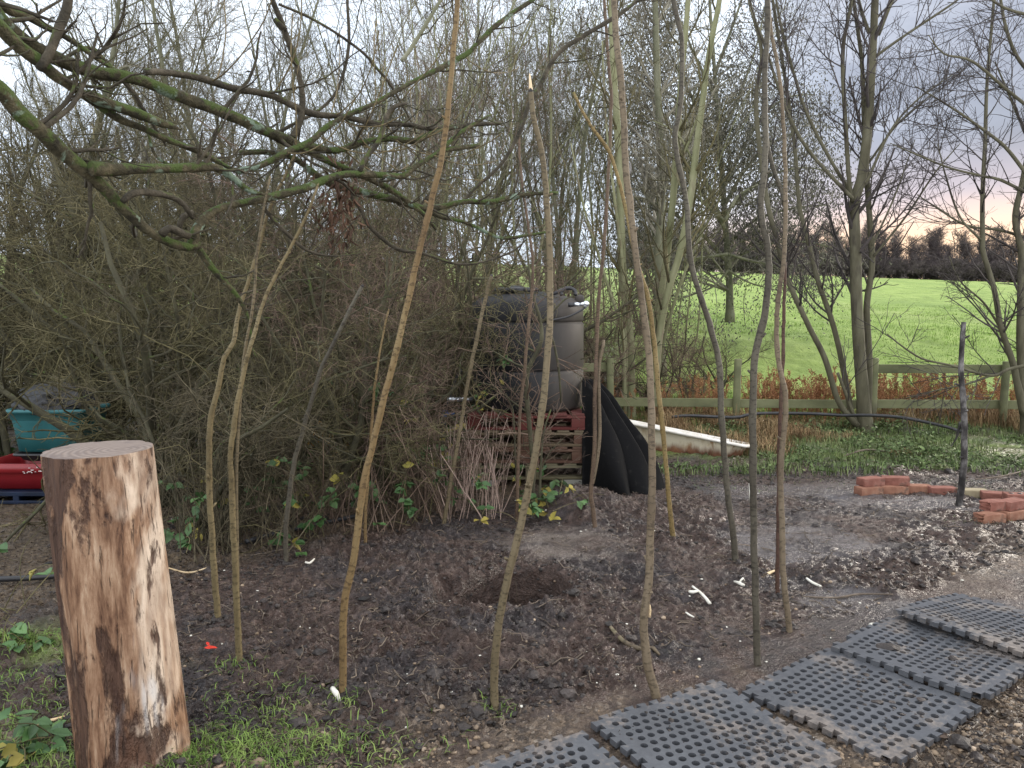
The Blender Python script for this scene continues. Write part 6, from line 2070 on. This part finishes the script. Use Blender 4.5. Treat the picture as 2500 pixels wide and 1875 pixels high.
def stick(label, pxs, w_, mt='peeled', name='stick', cat='stick', lift=.012):
    p3 = [G(*q_) for q_ in pxs]
    for q_ in p3:
        q_[2] = float(ground(q_[0], q_[1])) + lift
    mb = MB()
    c, r = catmull(p3, list(np.interp(np.linspace(0, 1, len(p3)), np.linspace(0, 1, len(w_)), w_)), .02)
    mb.tube(c, r, 8, .1, int(pxs[0][0]))
    return tag(mb.build(name, M[mt], loc=p3[0]), label, cat, 'sticks lying on the mud')


stick('bright white peeled stick lying on dark mud left of the thick dark pole', [(1690, 1448), (1715, 1465), (1733, 1478)], [.006, .007, .009], lift=.02)
stick('short white split stick crossing the end of the bright peeled stick', [(1682, 1460), (1692, 1462), (1704, 1460)], [.008, .009, .005], lift=.02)
stick('forked white chip nearest the thick dark pole, its longer arm', [(1792, 1425), (1803, 1436), (1815, 1443)], [.005, .009, .009], lift=.02)
stick('forked white chip nearest the thick dark pole, its shorter arm', [(1806, 1433), (1813, 1428), (1817, 1426)], [.006, .006, .005], lift=.02)
stick('grey green twig curving behind the foot of the thick grey pole', [(1482, 1530), (1500, 1550), (1525, 1570), (1560, 1582), (1595, 1592), (1610, 1602)], [.006, .009, .011, .012, .010, .005], 'pole_grey')
stick('small pale chip below the bright peeled stick', [(1674, 1510), (1684, 1515), (1694, 1520)], [.004, .005, .003])
stick('splintered straw coloured piece left of the thin reddish pole', [(1866, 1412), (1880, 1402), (1890, 1394)], [.007, .010, .006], 'wood_raw')
stick('pale flat stick right of the wavy grey tan pole', [(1968, 1424), (1985, 1430), (2004, 1437)], [.006, .008, .006])
stick('small white block shaped chip beside the mats', [(2124, 1534), (2130, 1533), (2136, 1532)], [.011, .013, .011])
stick('white twisted chip on the mud by the short dark pole foot', [(745, 1382), (757, 1380), (768, 1374)], [.006, .008, .004])
stick('white chip at the foot of the long orange brown pole', [(812, 1698), (820, 1706), (830, 1714)], [.010, .012, .006])
stick('torn pale reed stem on the soil left of the log', [(85, 1782), (120, 1768), (158, 1756)], [.004, .008, .004], 'wood_raw')
stick('long dark twig on wet mud before the farthest mat', [(1960, 1462), (2040, 1464), (2100, 1456), (2180, 1462)], [.003, .006, .006, .003], 'stick')
stick('thin brown twig lying on the grass edge behind the brick line', [(2060, 1118), (2110, 1117), (2160, 1112)], [.008, .010, .007], 'stick', lift=.04)
stick('straw coloured stick on the litter right of the log', [(410, 1403), (460, 1398), (510, 1392)], [.004, .006, .005], 'wood_raw', lift=.03)
stick('curved bare twig among the grass at the right edge', [(2380, 1180), (2440, 1176), (2500, 1160)], [.005, .008, .006], 'stick', lift=.04)
g = G(515, 1594)
rng = np.random.default_rng(150)
mb = MB()
M['red_leaf'] = pm('red_leaf', [(.3, (.55, .030, .02)), (.7, (.72, .075, .04))], 30, 3, bump=.1)
zz_ = float(ground(g[0], g[1])) + .02
mb.leaves(np.array([[g[0] - .03, g[1], zz_], [g[0] - .01, g[1] + .01, zz_ + .006], [g[0] - .005, g[1] - .004, zz_ + .004]]), np.array([[1, 0, .05], [-.6, .5, .3], [1, -.2, .1]]), np.array([[0, -.5, 1.]] * 3), np.array([.055, .03, .04]), np.array([.020, .014, .013]), .2)
tag(mb.build('leaf', M['red_leaf'], loc=g), 'bright red fallen leaf on the mud between the two left poles', 'leaf')
